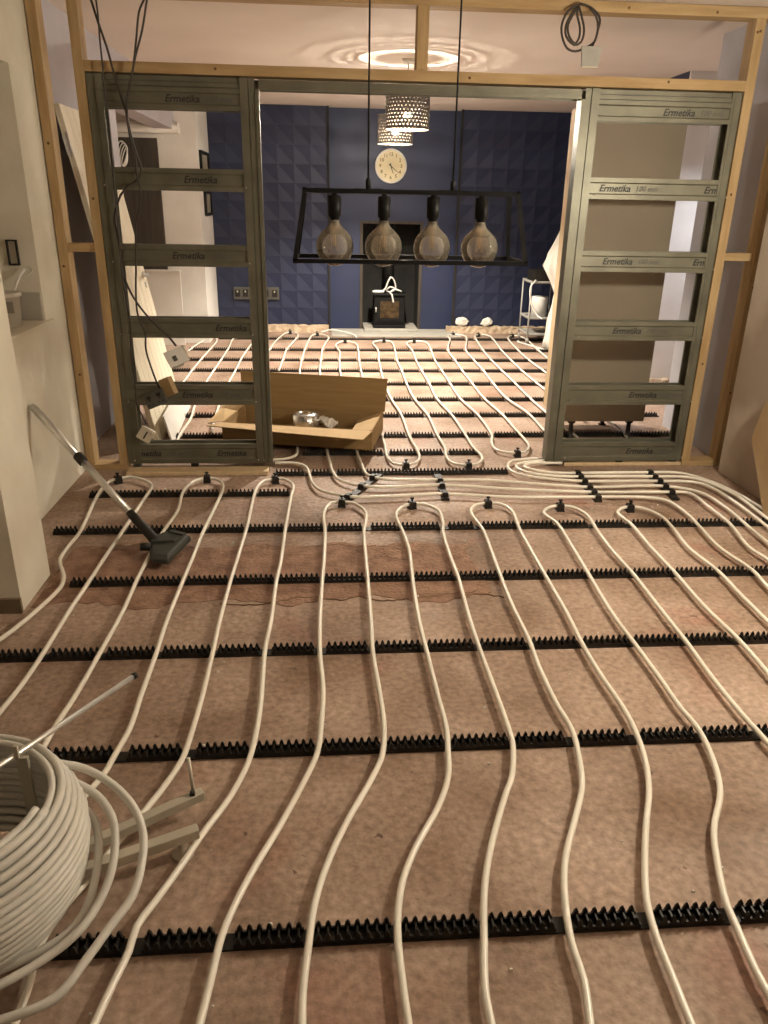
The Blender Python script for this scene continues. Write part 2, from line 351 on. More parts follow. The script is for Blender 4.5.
# ------------------------------------------------------------------ timber stud frame between the rooms
YA, YB = 4.29, 4.385
tf = struct('wall_middle', 'bare softwood stud frame dividing the two rooms')
def timber(nm, *a, x=False, knots=()):
    o = B(*a).build(nm, 'pine_x' if x else 'pine', tf, bevel=.002)
    for kx, kz in knots:
        MB().lathe([(0, -.0004), (.007, -.0004), (.0055, .003), (0, .003)], (kx, YA, kz), 8, 'y').build('knot', 'knot', o)
    return o
timber('stud', -1.380, -1.332, YA, YB, .03, 2.34, knots=((-1.356, 1.7), (-1.36, 1.12), (-1.352, .55)))
timber('stud', -1.192, -1.145, YA, YB, .03, 2.34, knots=((-1.17, 1.45),))
timber('stud', 2.158, 2.208, YA, YB, .03, 2.34, knots=((2.172, 2.28), (2.186, 2.285), (2.18, 1.53), (2.185, .62)))
timber('stud', 2.374, 2.422, YA, YB, .03, 2.34, knots=((2.39, 1.62), (2.4, 1.05), (2.385, .45)))
timber('stud', .462, .518, YA, YB, 2.066, 2.34)
timber('top_plate', -1.384, 2.422, YA, YB, 2.34, 2.388, x=True, knots=((1.5, 2.362), (1.95, 2.358), (.2, 2.36)))
timber('header', -1.145, 2.158, YA, YB, 2.018, 2.066, x=True, knots=((-.52, 2.045), (.73, 2.04), (1.75, 2.05)))
timber('noggin', -1.332, -1.192, YA + .02, YB, 1.19, 1.232, x=True)
timber('noggin', 2.208, 2.374, YA + .02, YB, 1.19, 1.232, x=True)
timber('bottom_plate', -1.384, -1.145, YA - .01, YB, .0, .03, x=True)
timber('bottom_plate', 2.158, 2.422, YA - .01, YB, .0, .03, x=True)
sb = B(-1.13, -.335, 4.165, 4.262, 0, .022).build('floor_batten', 'board_edge', bevel=.003)
tag(sb, 'pale timber batten on the floor below the left metal pocket frame', 'batten')
sb = B(1.43, 2.20, 4.292, 4.37, 0, .020).build('floor_batten', 'board_edge', bevel=.003)
tag(sb, 'pale timber batten on the floor below the right metal pocket frame', 'batten')

# ------------------------------------------------------------------ steel pocket door frames
RAILS = [(.032, .148), (.378, .492), (.752, .857), (1.125, 1.233), (1.495, 1.600)]
def rail_prof(z0, z1, y):
    h = z1 - z0; a = h * .27; e = .006
    return [(y, z0), (y, z0 + a - e), (y + .007, z0 + a), (y + .007, z1 - a), (y, z1 - a + e), (y, z1), (y + .013, z1), (y + .013, z0)]
def pocket(x_out, x_in, label, texts):
    t = thing('pocket_door_frame', label, 'door frame', (0, 0, 0), group='steel pocket door frames')
    s = 1 if x_in > x_out else -1
    def span(a, b): return (min(a, b), max(a, b))
    # outer stud: channel with a groove
    sw = .072 if s > 0 else .050
    a, b = span(x_out, x_out + s * sw)
    m = MB(); m.box(a, b, YA + .002, YA + .012, .032, 2.012); m.box(a, b, YB - .01, YB - .002, .032, 2.012)
    a2, b2 = span(x_out + s * .003, x_out + s * .012); m.box(a2, b2, YA + .012, YB - .01, .032, 2.012)
    a2, b2 = span(x_out + s * .030, x_out + s * .036); m.box(a2, b2, YA - .002, YA + .002, .032, 2.0)
    m.build('outer_stud', 'steel', t)
    # inner stud: front flange, slot, and the lighter jamb lip at the opening
    m = MB()
    a, b = span(x_in - s * .092, x_in - s * .052); m.box(a, b, YA - .002, YA + .012, .032, 2.012)
    a, b = span(x_in - s * .049, x_in - s * .020); m.box(a, b, YA + .004, YA + .016, .032, 2.012)
    a, b = span(x_in - s * .018, x_in); m.box(a, b, YA - .004, YA + .012, .032, 1.962)
    a, b = span(x_in - s * .092, x_in - s * .004); m.box(a, b, YB - .012, YB - .002, .032, 2.012)
    m.build('inner_stud', 'steel', t)
    a, b = span(x_in - s * .010, x_in - s * .004); B(a, b, YA + .012, YB - .012, .032, 1.962).build('jamb_lip', 'steel', t)
    xa, xb = span(x_out + s * .004, x_in - s * .090)
    for i, (z0, z1) in enumerate(RAILS):
        r = MB().prism(rail_prof(z0, z1, YA + .001), 'x', xa, xb).build('rail', 'steel', t)
        MB().prism([(YB - .014, z0), (YB - .003, z0), (YB - .003, z1), (YB - .014, z1)], 'x', xa, xb).build('rail', 'steel', t)
        for tx in texts[i]: lettering(r, tx, YA + .0065, (z0 + z1) / 2, xb)
        for sx in (xa + .03, xb + .008):
            MB().lathe([(.004, 0), (.004, -.004), (0, -.005)], (sx, YA + .001, z0 + .02), 8, 'y').build('screw', 'galvanised', r)
    # head: tall rail with the track box showing above it
    m = MB().prism(rail_prof(1.866, 1.962, YA + .001), 'x', xa, xb)
    r = m.build('head_rail', 'steel', t)
    for tx in texts[5]: lettering(r, tx, YA + .0065, 1.912, xb)
    m = MB(); m.box(xa, xb, YA + .004, YA + .014, 1.966, 1.984); m.box(xa, xb, YA + .012, YB - .012, 1.99, 2.010)
    m.build('track_box', 'steel', t)
    B(xa, xb, YA + .016, YA + .022, 1.955, 1.992).build('track_slot', 'steel_dark', t)
    B(xa, xb, YB - .014, YB - .003, 1.866, 2.0).build('rail', 'steel', t)
    fx = (xa + xb) / 2
    B(fx - .02, fx + .02, YA + .01, YA + .05, .0205 if s < 0 else .001, .033).build('foot', 'black_plastic', t)
    fx = x_out + s * .04
    B(fx - .02, fx + .02, YA + .01, YA + .05, .0205 if s < 0 else .001, .033).build('foot', 'steel_dark', t)
    return t
def lettering(par, x, y, z, xmax):
    if x + .17 > xmax:
        a = link('printed_word', text_mesh('Erm', .047, 'ink', .3), par, (x, y, z)); a.rotation_euler = (R(90), 0, 0); return
    a = link('printed_word', text_mesh('Ermetika', .047, 'ink', .3), par, (x, y, z)); a.rotation_euler = (R(90), 0, 0)
    if x + .33 > xmax: return
    b = link('printed_size', text_mesh('100 mm', .038, 'ink_faint', .3), par, (x + .196, y, z)); b.rotation_euler = (R(90), 0, 0)
pocket(-1.140, -.315, 'left steel pocket door frame with black cables hanging over it', [(-.638, -1.125), (-.809,), (-.602,), (-.802,), (-.713,), (-.776,)])
pocket(2.150, 1.310, 'right steel pocket door frame in front of the beige cabinet', [(1.80,), (1.77,), (1.623,), (1.518, 2.03), (1.454, 2.028), (1.745,)])
ht = thing('sliding_track', 'steel head track spanning the opening between the pocket frames', 'track')
m = MB(); m.box(-.315, 1.310, YA + .004, YA + .014, 1.962, 2.006); m.box(-.315, 1.310, YB - .014, YB - .004, 1.962, 2.006); m.box(-.315, 1.310, YA + .014, YB - .014, 1.996, 2.006)
m.build('channel', 'steel', ht)
m = MB(); m.box(-.315, 1.310, YA + .000, YA + .004, 1.962, 1.972); m.box(-.315, 1.310, YA + .002, YA + .004, 1.984, 1.989)
m.build('channel_lip', 'steel', ht)
# hairline cracks along the lower edge of the screed strip
def crack(pts, w_):
    m = MB(); c = catmull([(x, y, 0) for x, y in pts], .02); vs = []; fs = []
    for i, p in enumerate(c):
        k = w_ * (.35 + random.random()); j = random.uniform(-.006, .006); vs += [(p.x, p.y + j - k, .0003), (p.x, p.y + j - k, .0032), (p.x, p.y + j + k, .0032), (p.x, p.y + j + k, .0003)]
    for i in range(len(c) - 1):
        for k in range(4): a = i * 4 + k; b = i * 4 + (k + 1) % 4; fs.append((a, b, b + 4, a + 4))
    return m.add(vs, fs)
crack([(-.42, 2.645), (-.25, 2.64), (-.1, 2.69), (.05, 2.66), (.12, 2.69), (.2, 2.65), (.38, 2.67), (.55, 2.70), (.7, 2.66)], .0035).build('crack', 'knot', floor)
crack([(-.05, 3.17), (.05, 3.19), (.12, 3.16), (.22, 3.17)], .0025).build('crack', 'knot', floor)
crack([(.52, 2.66), (.60, 2.72), (.63, 2.80), (.68, 2.86)], .003).build('crack', 'knot', floor)
# ------------------------------------------------------------------ under-floor heating pipes, in metres on the floor
PIPES = {
 'A': [(-1.159,2.329), (-1.119,2.446), (-1.084,2.588), (-1.055,2.763), (-1.067,2.850), (-1.088,2.905), (-1.136,3.021), (-1.143,3.154), (-1.139,3.320), (-1.190,3.833), (-1.181,4.019), (-1.146,4.051), (-1.089,4.083), (-0.987,4.015), (-0.939,3.934), (-0.940,3.696), (-0.948,3.314), (-0.955,3.015), (-0.958,2.802), (-0.963,2.583), (-0.963,2.258), (-0.969,2.093), (-0.982,1.966), (-0.993,1.851)],
 'B': [(-0.814,1.493), (-0.806,1.637), (-0.800,1.786), (-0.797,1.886), (-0.783,2.052), (-0.775,2.249), (-0.766,2.552), (-0.771,2.821), (-0.770,3.008), (-0.761,3.308), (-0.740,3.581), (-0.758,3.837), (-0.731,3.992), (-0.664,4.056), (-0.587,4.005), (-0.557,3.893), (-0.560,3.672), (-0.577,3.302), (-0.581,3.031), (-0.586,2.788), (-0.590,2.493), (-0.584,2.247), (-0.583,2.043), (-0.580,1.871), (-0.594,1.754), (-0.605,1.675), (-0.641,1.574), (-0.677,1.470), (-0.711,1.339)],
 'C': [(-0.587,0.950), (-0.591,1.008), (-0.591,1.070), (-0.600,1.152), (-0.593,1.212), (-0.572,1.278), (-0.546,1.338), (-0.510,1.435), (-0.470,1.530), (-0.437,1.617), (-0.409,1.712), (-0.401,1.778), (-0.394,2.013), (-0.395,2.250), (-0.398,2.485), (-0.395,2.780), (-0.388,3.024), (-0.380,3.355), (-0.379,3.858), (-0.347,3.999), (-0.288,4.031), (-0.239,4.030), (-0.185,3.931), (-0.189,3.748), (-0.199,3.313), (-0.201,2.988), (-0.210,2.773), (-0.211,2.477), (-0.219,2.274), (-0.211,1.988), (-0.213,1.830), (-0.225,1.702), (-0.259,1.575), (-0.310,1.456), (-0.348,1.355), (-0.383,1.270), (-0.412,1.203), (-0.415,1.145), (-0.430,1.071), (-0.443,0.999), (-0.454,0.941)],
 'D': [(-0.252,0.929), (-0.248,0.987), (-0.239,1.080), (-0.230,1.171), (-0.206,1.262), (-0.174,1.351), (-0.127,1.465), (-0.072,1.616), (-0.036,1.734), (-0.026,1.848), (-0.020,2.032), (-0.031,2.246), (-0.032,2.470), (-0.025,2.766), (-0.017,2.981), (-0.012,3.283), (-0.017,3.520), (0.019,3.656), (0.075,3.668), (0.132,3.652), (0.188,3.541), (0.187,3.423), (0.170,3.277), (0.164,2.974), (0.161,2.759), (0.156,2.462), (0.150,2.238), (0.159,1.960), (0.159,1.838), (0.145,1.716), (0.108,1.618), (0.038,1.469), (-0.012,1.336), (-0.039,1.229), (-0.048,1.146), (-0.058,1.038), (-0.058,0.975), (-0.055,0.917)],
 'E': [(0.144,0.905), (0.141,0.963), (0.138,1.036), (0.137,1.136), (0.143,1.203), (0.162,1.289), (0.203,1.384), (0.274,1.511), (0.316,1.619), (0.332,1.727), (0.342,1.829), (0.339,1.977), (0.336,2.230), (0.334,2.454), (0.344,2.752), (0.361,3.070), (0.353,3.272), (0.339,3.483), (0.378,3.590), (0.434,3.630), (0.491,3.628), (0.557,3.543), (0.559,3.387), (0.542,3.265), (0.535,3.033), (0.536,2.771), (0.524,2.468), (0.522,2.241), (0.525,1.974), (0.525,1.806), (0.521,1.739), (0.489,1.613), (0.459,1.551), (0.408,1.436), (0.368,1.335), (0.338,1.233), (0.317,1.125), (0.298,1.017), (0.297,0.953), (0.298,0.895)],
 'F': [(0.474,0.884), (0.484,0.942), (0.499,1.025), (0.500,1.114), (0.518,1.220), (0.550,1.325), (0.606,1.438), (0.666,1.562), (0.695,1.679), (0.711,1.797), (0.701,1.929), (0.700,2.127), (0.709,2.298), (0.707,2.553), (0.715,2.791), (0.728,3.057), (0.736,3.283), (0.719,3.512), (0.762,3.607), (0.830,3.633), (0.895,3.617), (0.930,3.519), (0.913,3.277), (0.905,2.821), (0.902,2.506), (0.891,2.243), (0.893,2.060), (0.902,1.904), (0.898,1.787), (0.877,1.657), (0.841,1.541), (0.782,1.415), (0.731,1.294), (0.698,1.199), (0.684,1.115), (0.679,1.015), (0.675,0.930), (0.675,0.872)],
 'G': [(0.846,0.888), (0.854,0.971), (0.855,1.025), (0.867,1.129), (0.873,1.182), (0.898,1.267), (0.948,1.396), (1.026,1.520), (1.066,1.635), (1.089,1.778), (1.081,1.890), (1.082,2.051), (1.079,2.235), (1.075,2.475), (1.091,2.795), (1.108,3.121), (1.115,3.357), (1.086,3.488), (1.140,3.568), (1.196,3.580), (1.254,3.565), (1.297,3.455), (1.284,3.265), (1.276,3.038), (1.282,2.788), (1.275,2.514), (1.269,2.253), (1.258,2.043), (1.256,1.886), (1.259,1.802), (1.264,1.710), (1.264,1.596), (1.257,1.483)],
 'H': [(1.443,1.847), (1.458,2.057), (1.466,2.264), (1.456,2.506), (1.465,2.800), (1.467,3.086), (1.477,3.321), (1.464,3.476), (1.510,3.543), (1.557,3.556), (1.614,3.540), (1.664,3.444), (1.665,3.290), (1.639,3.047), (1.659,2.802), (1.649,2.614), (1.642,2.384), (1.631,2.159)],
 'f1': [(-0.305,4.313), (-0.199,4.311), (-0.128,4.254), (-0.102,4.129), (-0.083,3.977), (-0.038,3.849), (0.041,3.786), (0.135,3.739), (0.298,3.742), (0.474,3.760), (0.610,3.771), (0.976,3.716), (1.422,3.705), (1.660,3.698), (1.783,3.650), (1.815,3.480), (1.803,3.285), (1.783,3.053), (1.812,2.816), (1.796,2.660), (1.795,2.430)],
 'f2': [(-0.385,4.372), (-0.285,4.379), (-0.227,4.407), (-0.187,4.466), (-0.183,4.609), (-0.192,5.020), (-0.211,5.870), (-0.237,7.024), (-0.233,7.559), (-0.216,8.115), (-0.193,8.553), (-0.156,9.001), (-0.099,9.113), (-0.029,9.079), (0.034,8.901), (0.016,8.626), (-0.028,8.180), (-0.047,7.563), (-0.054,7.027), (-0.033,6.037), (-0.010,5.018), (0.002,4.544), (0.019,4.326), (0.034,4.143), (0.072,4.006), (0.163,3.922), (0.308,3.887), (0.624,3.911), (1.004,3.838), (1.414,3.781), (1.834,3.770), (1.961,3.751), (1.973,3.544), (1.972,3.330), (1.923,3.048), (1.937,2.910), (1.925,2.646)],
 'f3': [(1.506,4.738), (1.497,4.976), (1.501,5.462), (1.444,5.936), (1.449,6.488), (1.470,7.048), (1.475,7.541), (1.492,8.102), (1.635,8.889), (1.619,9.106), (1.516,9.139), (1.439,9.026), (1.429,8.811), (1.298,8.096), (1.283,7.537), (1.270,7.045), (1.264,6.487), (1.261,5.936), (1.299,5.405), (1.304,4.953), (1.307,4.718), (1.292,4.607), (1.240,4.502), (1.159,4.483), (1.072,4.547), (1.071,4.699), (1.111,4.907), (1.113,5.407), (1.067,5.936), (1.071,6.486), (1.077,7.042), (1.082,7.533), (1.115,8.092), (1.130,8.465), (1.106,8.629), (0.996,8.659), (0.935,8.623), (0.896,8.457), (0.912,8.086), (0.892,7.529), (0.888,7.040), (0.888,6.484), (0.878,5.936), (0.920,5.408), (0.930,4.909), (0.933,4.591), (0.948,4.466), (0.941,4.366), (0.892,4.271), (0.811,4.254), (0.742,4.312), (0.732,4.449), (0.748,4.594), (0.740,4.912), (0.742,5.409), (0.697,5.936), (0.692,6.483), (0.701,7.037), (0.702,7.526), (0.731,8.081), (0.732,8.616), (0.658,8.681), (0.576,8.645), (0.523,8.511), (0.550,8.077), (0.524,7.522), (0.510,7.034), (0.500,6.521), (0.513,5.936), (0.548,5.410), (0.549,4.890), (0.565,4.555), (0.564,4.412), (0.530,4.306), (0.466,4.261), (0.397,4.290), (0.367,4.436), (0.371,4.665), (0.360,4.964), (0.344,5.498), (0.329,6.215), (0.324,7.032), (0.329,7.570), (0.344,8.191), (0.324,8.504), (0.217,8.633), (0.137,8.498), (0.112,8.307), (0.148,7.950), (0.136,7.566), (0.130,7.029), (0.162,5.869), (0.184,4.966), (0.187,4.520), (0.206,4.266), (0.232,4.087), (0.318,4.017), (0.636,3.993), (0.879,3.987), (1.030,3.950), (1.429,3.859), (1.857,3.865), (2.023,3.765), (2.058,3.542), (2.046,3.278), (2.037,3.089), (2.011,2.789)],
 'f4': [(1.428,4.377), (1.319,4.369), (1.218,4.361), (1.116,4.324), (1.070,4.230), (1.075,4.121), (1.170,4.031), (1.420,3.958), (1.851,3.947), (2.091,3.908), (2.145,3.670), (2.141,3.275), (2.124,2.977)],
 'f5': [(1.414,4.328), (1.306,4.320), (1.222,4.302), (1.139,4.266), (1.116,4.192), (1.170,4.101), (1.302,4.045), (1.439,4.034), (1.865,4.024), (2.089,3.993), (2.200,3.745), (2.197,3.375), (2.189,3.084)],
 'f6': [(1.412,4.280), (1.308,4.282), (1.235,4.283), (1.166,4.228), (1.188,4.172), (1.290,4.107), (1.458,4.094), (1.822,4.095), (2.057,4.081), (2.174,3.923), (2.229,3.713), (2.249,3.467), (2.257,3.198)],
 'far_d': [(1.651,4.623), (1.676,4.828), (1.660,5.050), (1.645,5.432), (1.636,5.936), (1.644,6.490), (1.646,7.004), (1.653,7.544), (1.677,8.106), (1.749,8.965), (1.800,9.113), (1.893,9.154), (1.940,8.972), (1.878,8.112), (1.852,7.548), (1.837,7.006), (1.839,6.491), (1.850,5.936), (1.871,5.261)],
 'far_e': [(2.046,5.802), (2.045,6.493), (2.042,7.009), (2.036,7.552), (2.059,8.117), (2.129,8.906), (2.219,9.092), (2.296,9.058), (2.321,8.772), (2.284,8.183), (2.253,7.556), (2.238,6.831)],
 'far_l': [(-0.428,7.022), (-0.418,7.555), (-0.404,8.110), (-0.316,8.959), (-0.346,9.178), (-0.419,9.250), (-0.483,9.098), (-0.554,8.541), (-0.580,8.105), (-0.612,7.551), (-0.628,7.019), (-0.628,6.397), (-0.605,5.711), (-0.561,5.024)],
 'far_m': [(-0.764,4.954), (-0.806,5.712), (-0.823,6.512), (-0.820,7.039), (-0.823,7.625), (-0.808,8.219), (-0.793,8.665), (-0.862,8.939), (-0.978,8.970), (-1.030,8.724), (-1.016,8.213), (-1.012,7.621), (-1.015,7.013), (-1.013,6.491), (-0.985,5.712), (-0.955,5.337), (-0.958,4.909), (-0.939,4.622)],
 'far_n': [(-1.236,5.870), (-1.207,6.509), (-1.210,7.056), (-1.204,7.643), (-1.193,8.208), (-1.197,8.651), (-1.257,8.854), (-1.319,8.817), (-1.340,8.581), (-1.376,8.325), (-1.402,7.967)],
 'side1': [(1.999,4.754), (2.052,5.046), (2.030,5.401), (2.046,5.802)],
}

PZ, PR = .0235, .0085
PL = {
 'A': 'white heating pipe loop nearest the left wall behind the vacuum head', 'B': 'white heating pipe loop running under the vacuum head',
 'C': 'third white heating pipe loop from the left, ending below the left metal frame', 'D': 'white heating pipe loop over the cracked screed, fourth from the left',
 'E': 'white heating pipe loop fifth from the left on the front floor', 'F': 'white heating pipe loop in the middle right of the front floor, sixth from the left',
 'G': 'white heating pipe loop seventh from the left on the front floor', 'H': 'rightmost closed white heating pipe loop on the front floor',
 'f1': 'lowest white pipe of the bundle swinging towards the right wall', 'f2': 'white pipe running from under the cardboard box, second lowest in the bundle',
 'f3': 'long white pipe looping over the middle of the back room floor into the bundle', 'f4': 'outermost white pipe of the U turns beside the right metal frame',
 'f5': 'middle white pipe of the U turns beside the right metal frame', 'f6': 'innermost white pipe of the U turns beside the right metal frame',
 'far_d': 'white heating pipe loop in the back room passing the cabinet leg', 'far_e': 'white heating pipe loop in front of the metal trolley',
 'far_l': 'white heating pipe loop behind the cardboard box', 'far_m': 'white heating pipe loop seen through the lower openings of left frame',
 'far_n': 'white heating pipe loop next to the leaning cream door', 'side1': 'white heating pipe running under the beige cabinet'}
CROSS = []
# carry the runs that leave the picture on through the rest of the front room
def run_on(p, q):
    x, y = p; dx = max(-.22, min(.22, (x - q[0]) / max(abs(y - q[1]), .05) * .35))
    return [(x + dx * .7, y - .3), (x + dx, y - .65), (x + dx, min(y - 1.0, -.6))]
for k in 'ABCDEFGH': PIPES[k] = run_on(PIPES[k][0], PIPES[k][1])[::-1] + PIPES[k] + run_on(PIPES[k][-1], PIPES[k][-2])
for k in ('f1', 'f2', 'f3', 'f4', 'f5', 'f6'): PIPES[k] = PIPES[k] + [(min(PIPES[k][-1][0] + .03, 2.28), PIPES[k][-1][1] - .35), (min(PIPES[k][-1][0] + .04, 2.28), -.6)]
for k, pts in PIPES.items():
    c = catmull([(x, y, 0) for x, y in pts], .03)
    CROSS.append(c)
    o = MB().tube([(p.x, p.y, PZ) for p in c], PR, 10).build('heating_pipe', 'pipe')
    tag(o, PL[k], 'pipe', 'floor heating pipes')
def crossings(Y, hw=.017):
    xs = []
    for c in CROSS:
        for a, b in zip(c, c[1:]):
            lo, hi = min(a.y, b.y), max(a.y, b.y)
            if hi > Y - hw and lo < Y + hw: xs.append((min(a.x, b.x) - .0128, max(a.x, b.x) + .0128))
    return xs
def clip_rail(Y, x0, x1, label, group='clip rails across the floor'):
    xs = crossings(Y); m = MB(); p = .0208
    m.box(x0, x1, -.0195, .0195, 0, .005)
    n = int((x1 - x0) / p)
    for i in range(n):
        x = x0 + (i + .5) * p
        if any(a < x < b for a, b in xs): continue
        m.box(x - .0022, x + .0022, -.014, .014, .005, .020)
        for y in (-.0155, .0155):
            m.box(x - p / 2, x + p / 2, y - .0025, y + .0025, .005, .0145)
            m.frustum(x, y, .0145, .024, .0072, .0035, .0040, .003)
            m.frustum(x, y, .0235, .0325, .0055, .0035, .001, .0015)
    o = m.build('clip_rail', 'black_plastic', loc=(0, Y, 0)); return tag(o, label, 'clip rail', group)
ROWS = [(1.17, -1.1, 2.3, 'black toothed clip rail nearest the viewer at the bottom of the photo'),
 (1.77, -.98, 2.3, 'black toothed clip rail just behind the white pipe coil'), (2.29, -1.32, 2.3, 'black toothed clip rail third from the bottom of the photo'),
 (2.825, -1.035, 2.3, 'black toothed clip rail crossing the cracked screed'), (3.36, -1.27, 2.3, 'black toothed clip rail beside the vacuum head, under the loop ends'),
 (3.84, -1.24, -.185, 'short black clip rail below the left metal frame'), (4.165, -.297, 1.055, 'black clip rail across the doorway opening below the cardboard box'),
 (4.542, -.15, .97, 'short black clip rail at the front edge of the cardboard box'), (4.925, -1.03, 2.38, 'black clip rail next to the feet of the beige cabinet'),
 (5.45, -1.03, 2.5, 'black clip rail right behind the cardboard box'), (5.937, -1.05, 2.6, 'black clip rail in the back room sixth from the hearth'),
 (6.503, -1.42, 2.75, 'black clip rail in the back room fifth from the hearth'), (7.06, -1.42, 2.75, 'black clip rail in the back room fourth from the hearth'),
 (7.577, -1.42, 2.75, 'black clip rail in the back room third from the hearth'), (8.14, -1.42, 2.75, 'black clip rail in the back room second from the hearth'),
 (8.855, -1.2, 2.75, 'black clip rail in the back room closest to the hearth')]
for r in ROWS: clip_rail(*r)
# single clips that pin each loop end
def pipe_clip(x, y, rz, label):
    t = thing('pipe_clip', label, 'pipe clip', (x, y, 0), rz, 'single clips pinning the loop ends')
    m = MB(); m.box(-.020, .020, -.022, .022, 0, .006); m.box(-.018, .018, -.0185, -.0105, .006, .034); m.box(-.018, .018, .0105, .0185, .006, .034)
    m.build('base', 'black_plastic', t)
    m = MB(); m.box(-.015, .015, -.0185, .0185, .034, .040); m.build('bridge', 'black_plastic', t)
    MB().lathe([(.004, .040), (.004, .052), (.011, .053), (.011, .058), (0, .058)], n=8).build('nail', 'black_metal', t)
NEARC = [('A', -1.149, 4.067), ('B', -.664, 4.064), ('C', -.287, 4.034), ('D', .075, 3.672), ('E', .434, 3.633), ('F', .829, 3.636), ('G', 1.194, 3.583), ('H', 1.555, 3.562)]
WORD = ['leftmost', 'second', 'third', 'fourth', 'fifth', 'sixth', 'seventh', 'eighth']
for i, (k, x, y) in enumerate(NEARC):
    # snap to the pipe itself
    c = min((p for p in CROSS[i]), key=lambda p: (p.x - x) ** 2 + (p.y - y) ** 2); j = CROSS[i].index(c)
    d = CROSS[i][min(j + 1, len(CROSS[i]) - 1)] - CROSS[i][j - 1]
    pipe_clip(c.x, c.y, math.atan2(d.y, d.x), 'black clip on the end of the %s front floor pipe loop%s' % (WORD[i], '' if i == 0 else ' from the left'))
FARC = [(.467, 4.271, 'black clip on the pipe bend right of the cardboard box'), (.828, 4.283, 'black clip on the pipe bend in the middle of the doorway'), (1.189, 4.473, 'black clip on the pipe bend left of the right metal frame'),
 (.657, 8.669, 'tiny black clip on the loop before the left part of the hearth'), (.998, 8.68, 'tiny black clip on the loop before the right part of the hearth'), (1.52, 9.125, 'tiny black clip beside the right end of the hearth'), (1.799, 9.135, 'tiny black clip below the white plaster lumps'),
 (2.196, 9.151, 'tiny black clip near the trolley wheels'), (.218, 8.654, 'tiny black clip before the left end of the hearth'), (-.099, 9.136, 'tiny black clip left of the hearth'), (-.409, 9.273, 'tiny black clip far left below the broken plaster strip')]
for x, y, lab in FARC:
    best = min(((p.x - x) ** 2 + (p.y - y) ** 2, ci, j) for ci, c in enumerate(CROSS) for j, p in enumerate(c)); c = CROSS[best[1]]; j = best[2]
    d = c[min(j + 1, len(c) - 1)] - c[max(j - 1, 0)]
    pipe_clip(c[j].x, c[j].y, math.atan2(d.y, d.x), lab)
# short clip strips that hold the bundle
def clip_strip(a, b, label):
    a = Vector(a); b = Vector(b); L_ = (b - a).length; rz = math.atan2(b.y - a.y, b.x - a.x)
    M = Matrix.Translation((a.x, a.y, 0)) @ Matrix.Rotation(rz, 4, 'Z')
    m = MB(); m.box(0, L_, -.02, .02, 0, .014, M)
    # upstands and bridges where a pipe passes
    inv = M.inverted(); xs = []
    for c in CROSS:
        for p, q in zip(c, c[1:]):
            u, v = inv @ Vector((p.x, p.y, 0)), inv @ Vector((q.x, q.y, 0))
            if (u.y <= 0 < v.y) or (v.y <= 0 < u.y):
                x = u.x + (v.x - u.x) * (0 - u.y) / (v.y - u.y)
                if -.01 < x < L_ + .01: xs.append(x)
    for x in xs:
        m.box(x - .017, x - .0105, -.016, .016, .004, .034, M); m.box(x + .0105, x + .017, -.016, .016, .004, .034, M); m.box(x - .017, x + .017, -.012, .012, .0325, .038, M)
    o = m.build('clip_strip', 'black_plastic'); tag(o, label, 'clip strip', 'short clip strips on the pipe bundle')
clip_strip((.085, 3.70), (.30, 4.135), 'slanted black clip strip below the cardboard box')
clip_strip((.625, 3.73), (.635, 4.125), 'black clip strip across the pipe bundle in the middle of the doorway')
clip_strip((1.437, 3.685), (1.452, 4.125), 'black clip strip across the pipe bundle below the left stud of right frame')
clip_strip((1.868, 3.70), (1.884, 4.10), 'black clip strip across the pipe bundle nearest the right wall')
# ------------------------------------------------------------------ helpers for things built in world coordinates
def part(mb, name, m, parent, bevel=0):
    root = parent
    off = Vector((0, 0, 0))
    while root is not None: off = off + root.location; root = root.parent
    o = mb.build(name, m, parent, bevel=bevel); o.location = -off if parent.parent is None else Vector((0, 0, 0)) if parent.type == 'MESH' else -off
    return o
CAB1 = [(-1.068,4.262,2.305), (-1.047,4.262,2.218), (-1.018,4.262,2.113), (-1.000,4.262,2.022), (-0.972,4.262,1.896), (-0.958,4.262,1.845), (-0.948,4.262,1.757), (-0.929,4.262,1.664), (-0.911,4.262,1.596), (-0.926,4.262,1.550), (-0.963,4.262,1.526), (-1.017,4.262,1.479), (-1.048,4.262,1.422), (-1.070,4.262,1.360), (-1.062,4.262,1.293), (-1.058,4.262,1.196), (-1.056,4.262,1.117), (-1.047,4.262,1.061), (-1.019,4.262,0.980), (-0.966,4.262,0.893), (-0.909,4.262,0.825), (-0.851,4.262,0.767), (-0.812,4.262,0.714)]
CAB2 = [(-1.042,4.250,2.303), (-1.041,4.250,2.236), (-1.044,4.250,2.135), (-1.044,4.250,2.020), (-1.046,4.250,1.927), (-1.042,4.250,1.789), (-1.045,4.250,1.638), (-1.048,4.250,1.483), (-1.053,4.250,1.351), (-1.052,4.250,1.318), (-1.055,4.250,1.152), (-1.055,4.250,1.052), (-1.048,4.250,0.930), (-1.041,4.250,0.842), (-1.054,4.250,0.666), (-1.051,4.250,0.496), (-1.051,4.250,0.389), (-1.029,4.250,0.332), (-1.012,4.250,0.280)]
CAB3 = [(-0.822,4.238,2.308), (-0.849,4.238,2.259), (-0.875,4.238,2.138), (-0.901,4.238,2.026), (-0.928,4.238,1.946), (-0.944,4.238,1.877), (-0.949,4.238,1.786), (-0.937,4.238,1.676), (-0.929,4.238,1.658), (-0.929,4.238,1.563), (-0.918,4.238,1.480), (-0.936,4.238,1.391), (-0.956,4.238,1.343), (-0.975,4.238,1.154), (-0.994,4.238,0.968), (-0.993,4.238,0.880), (-0.965,4.238,0.792), (-0.969,4.238,0.696), (-0.951,4.238,0.603), (-0.927,4.238,0.515), (-0.915,4.238,0.476)]
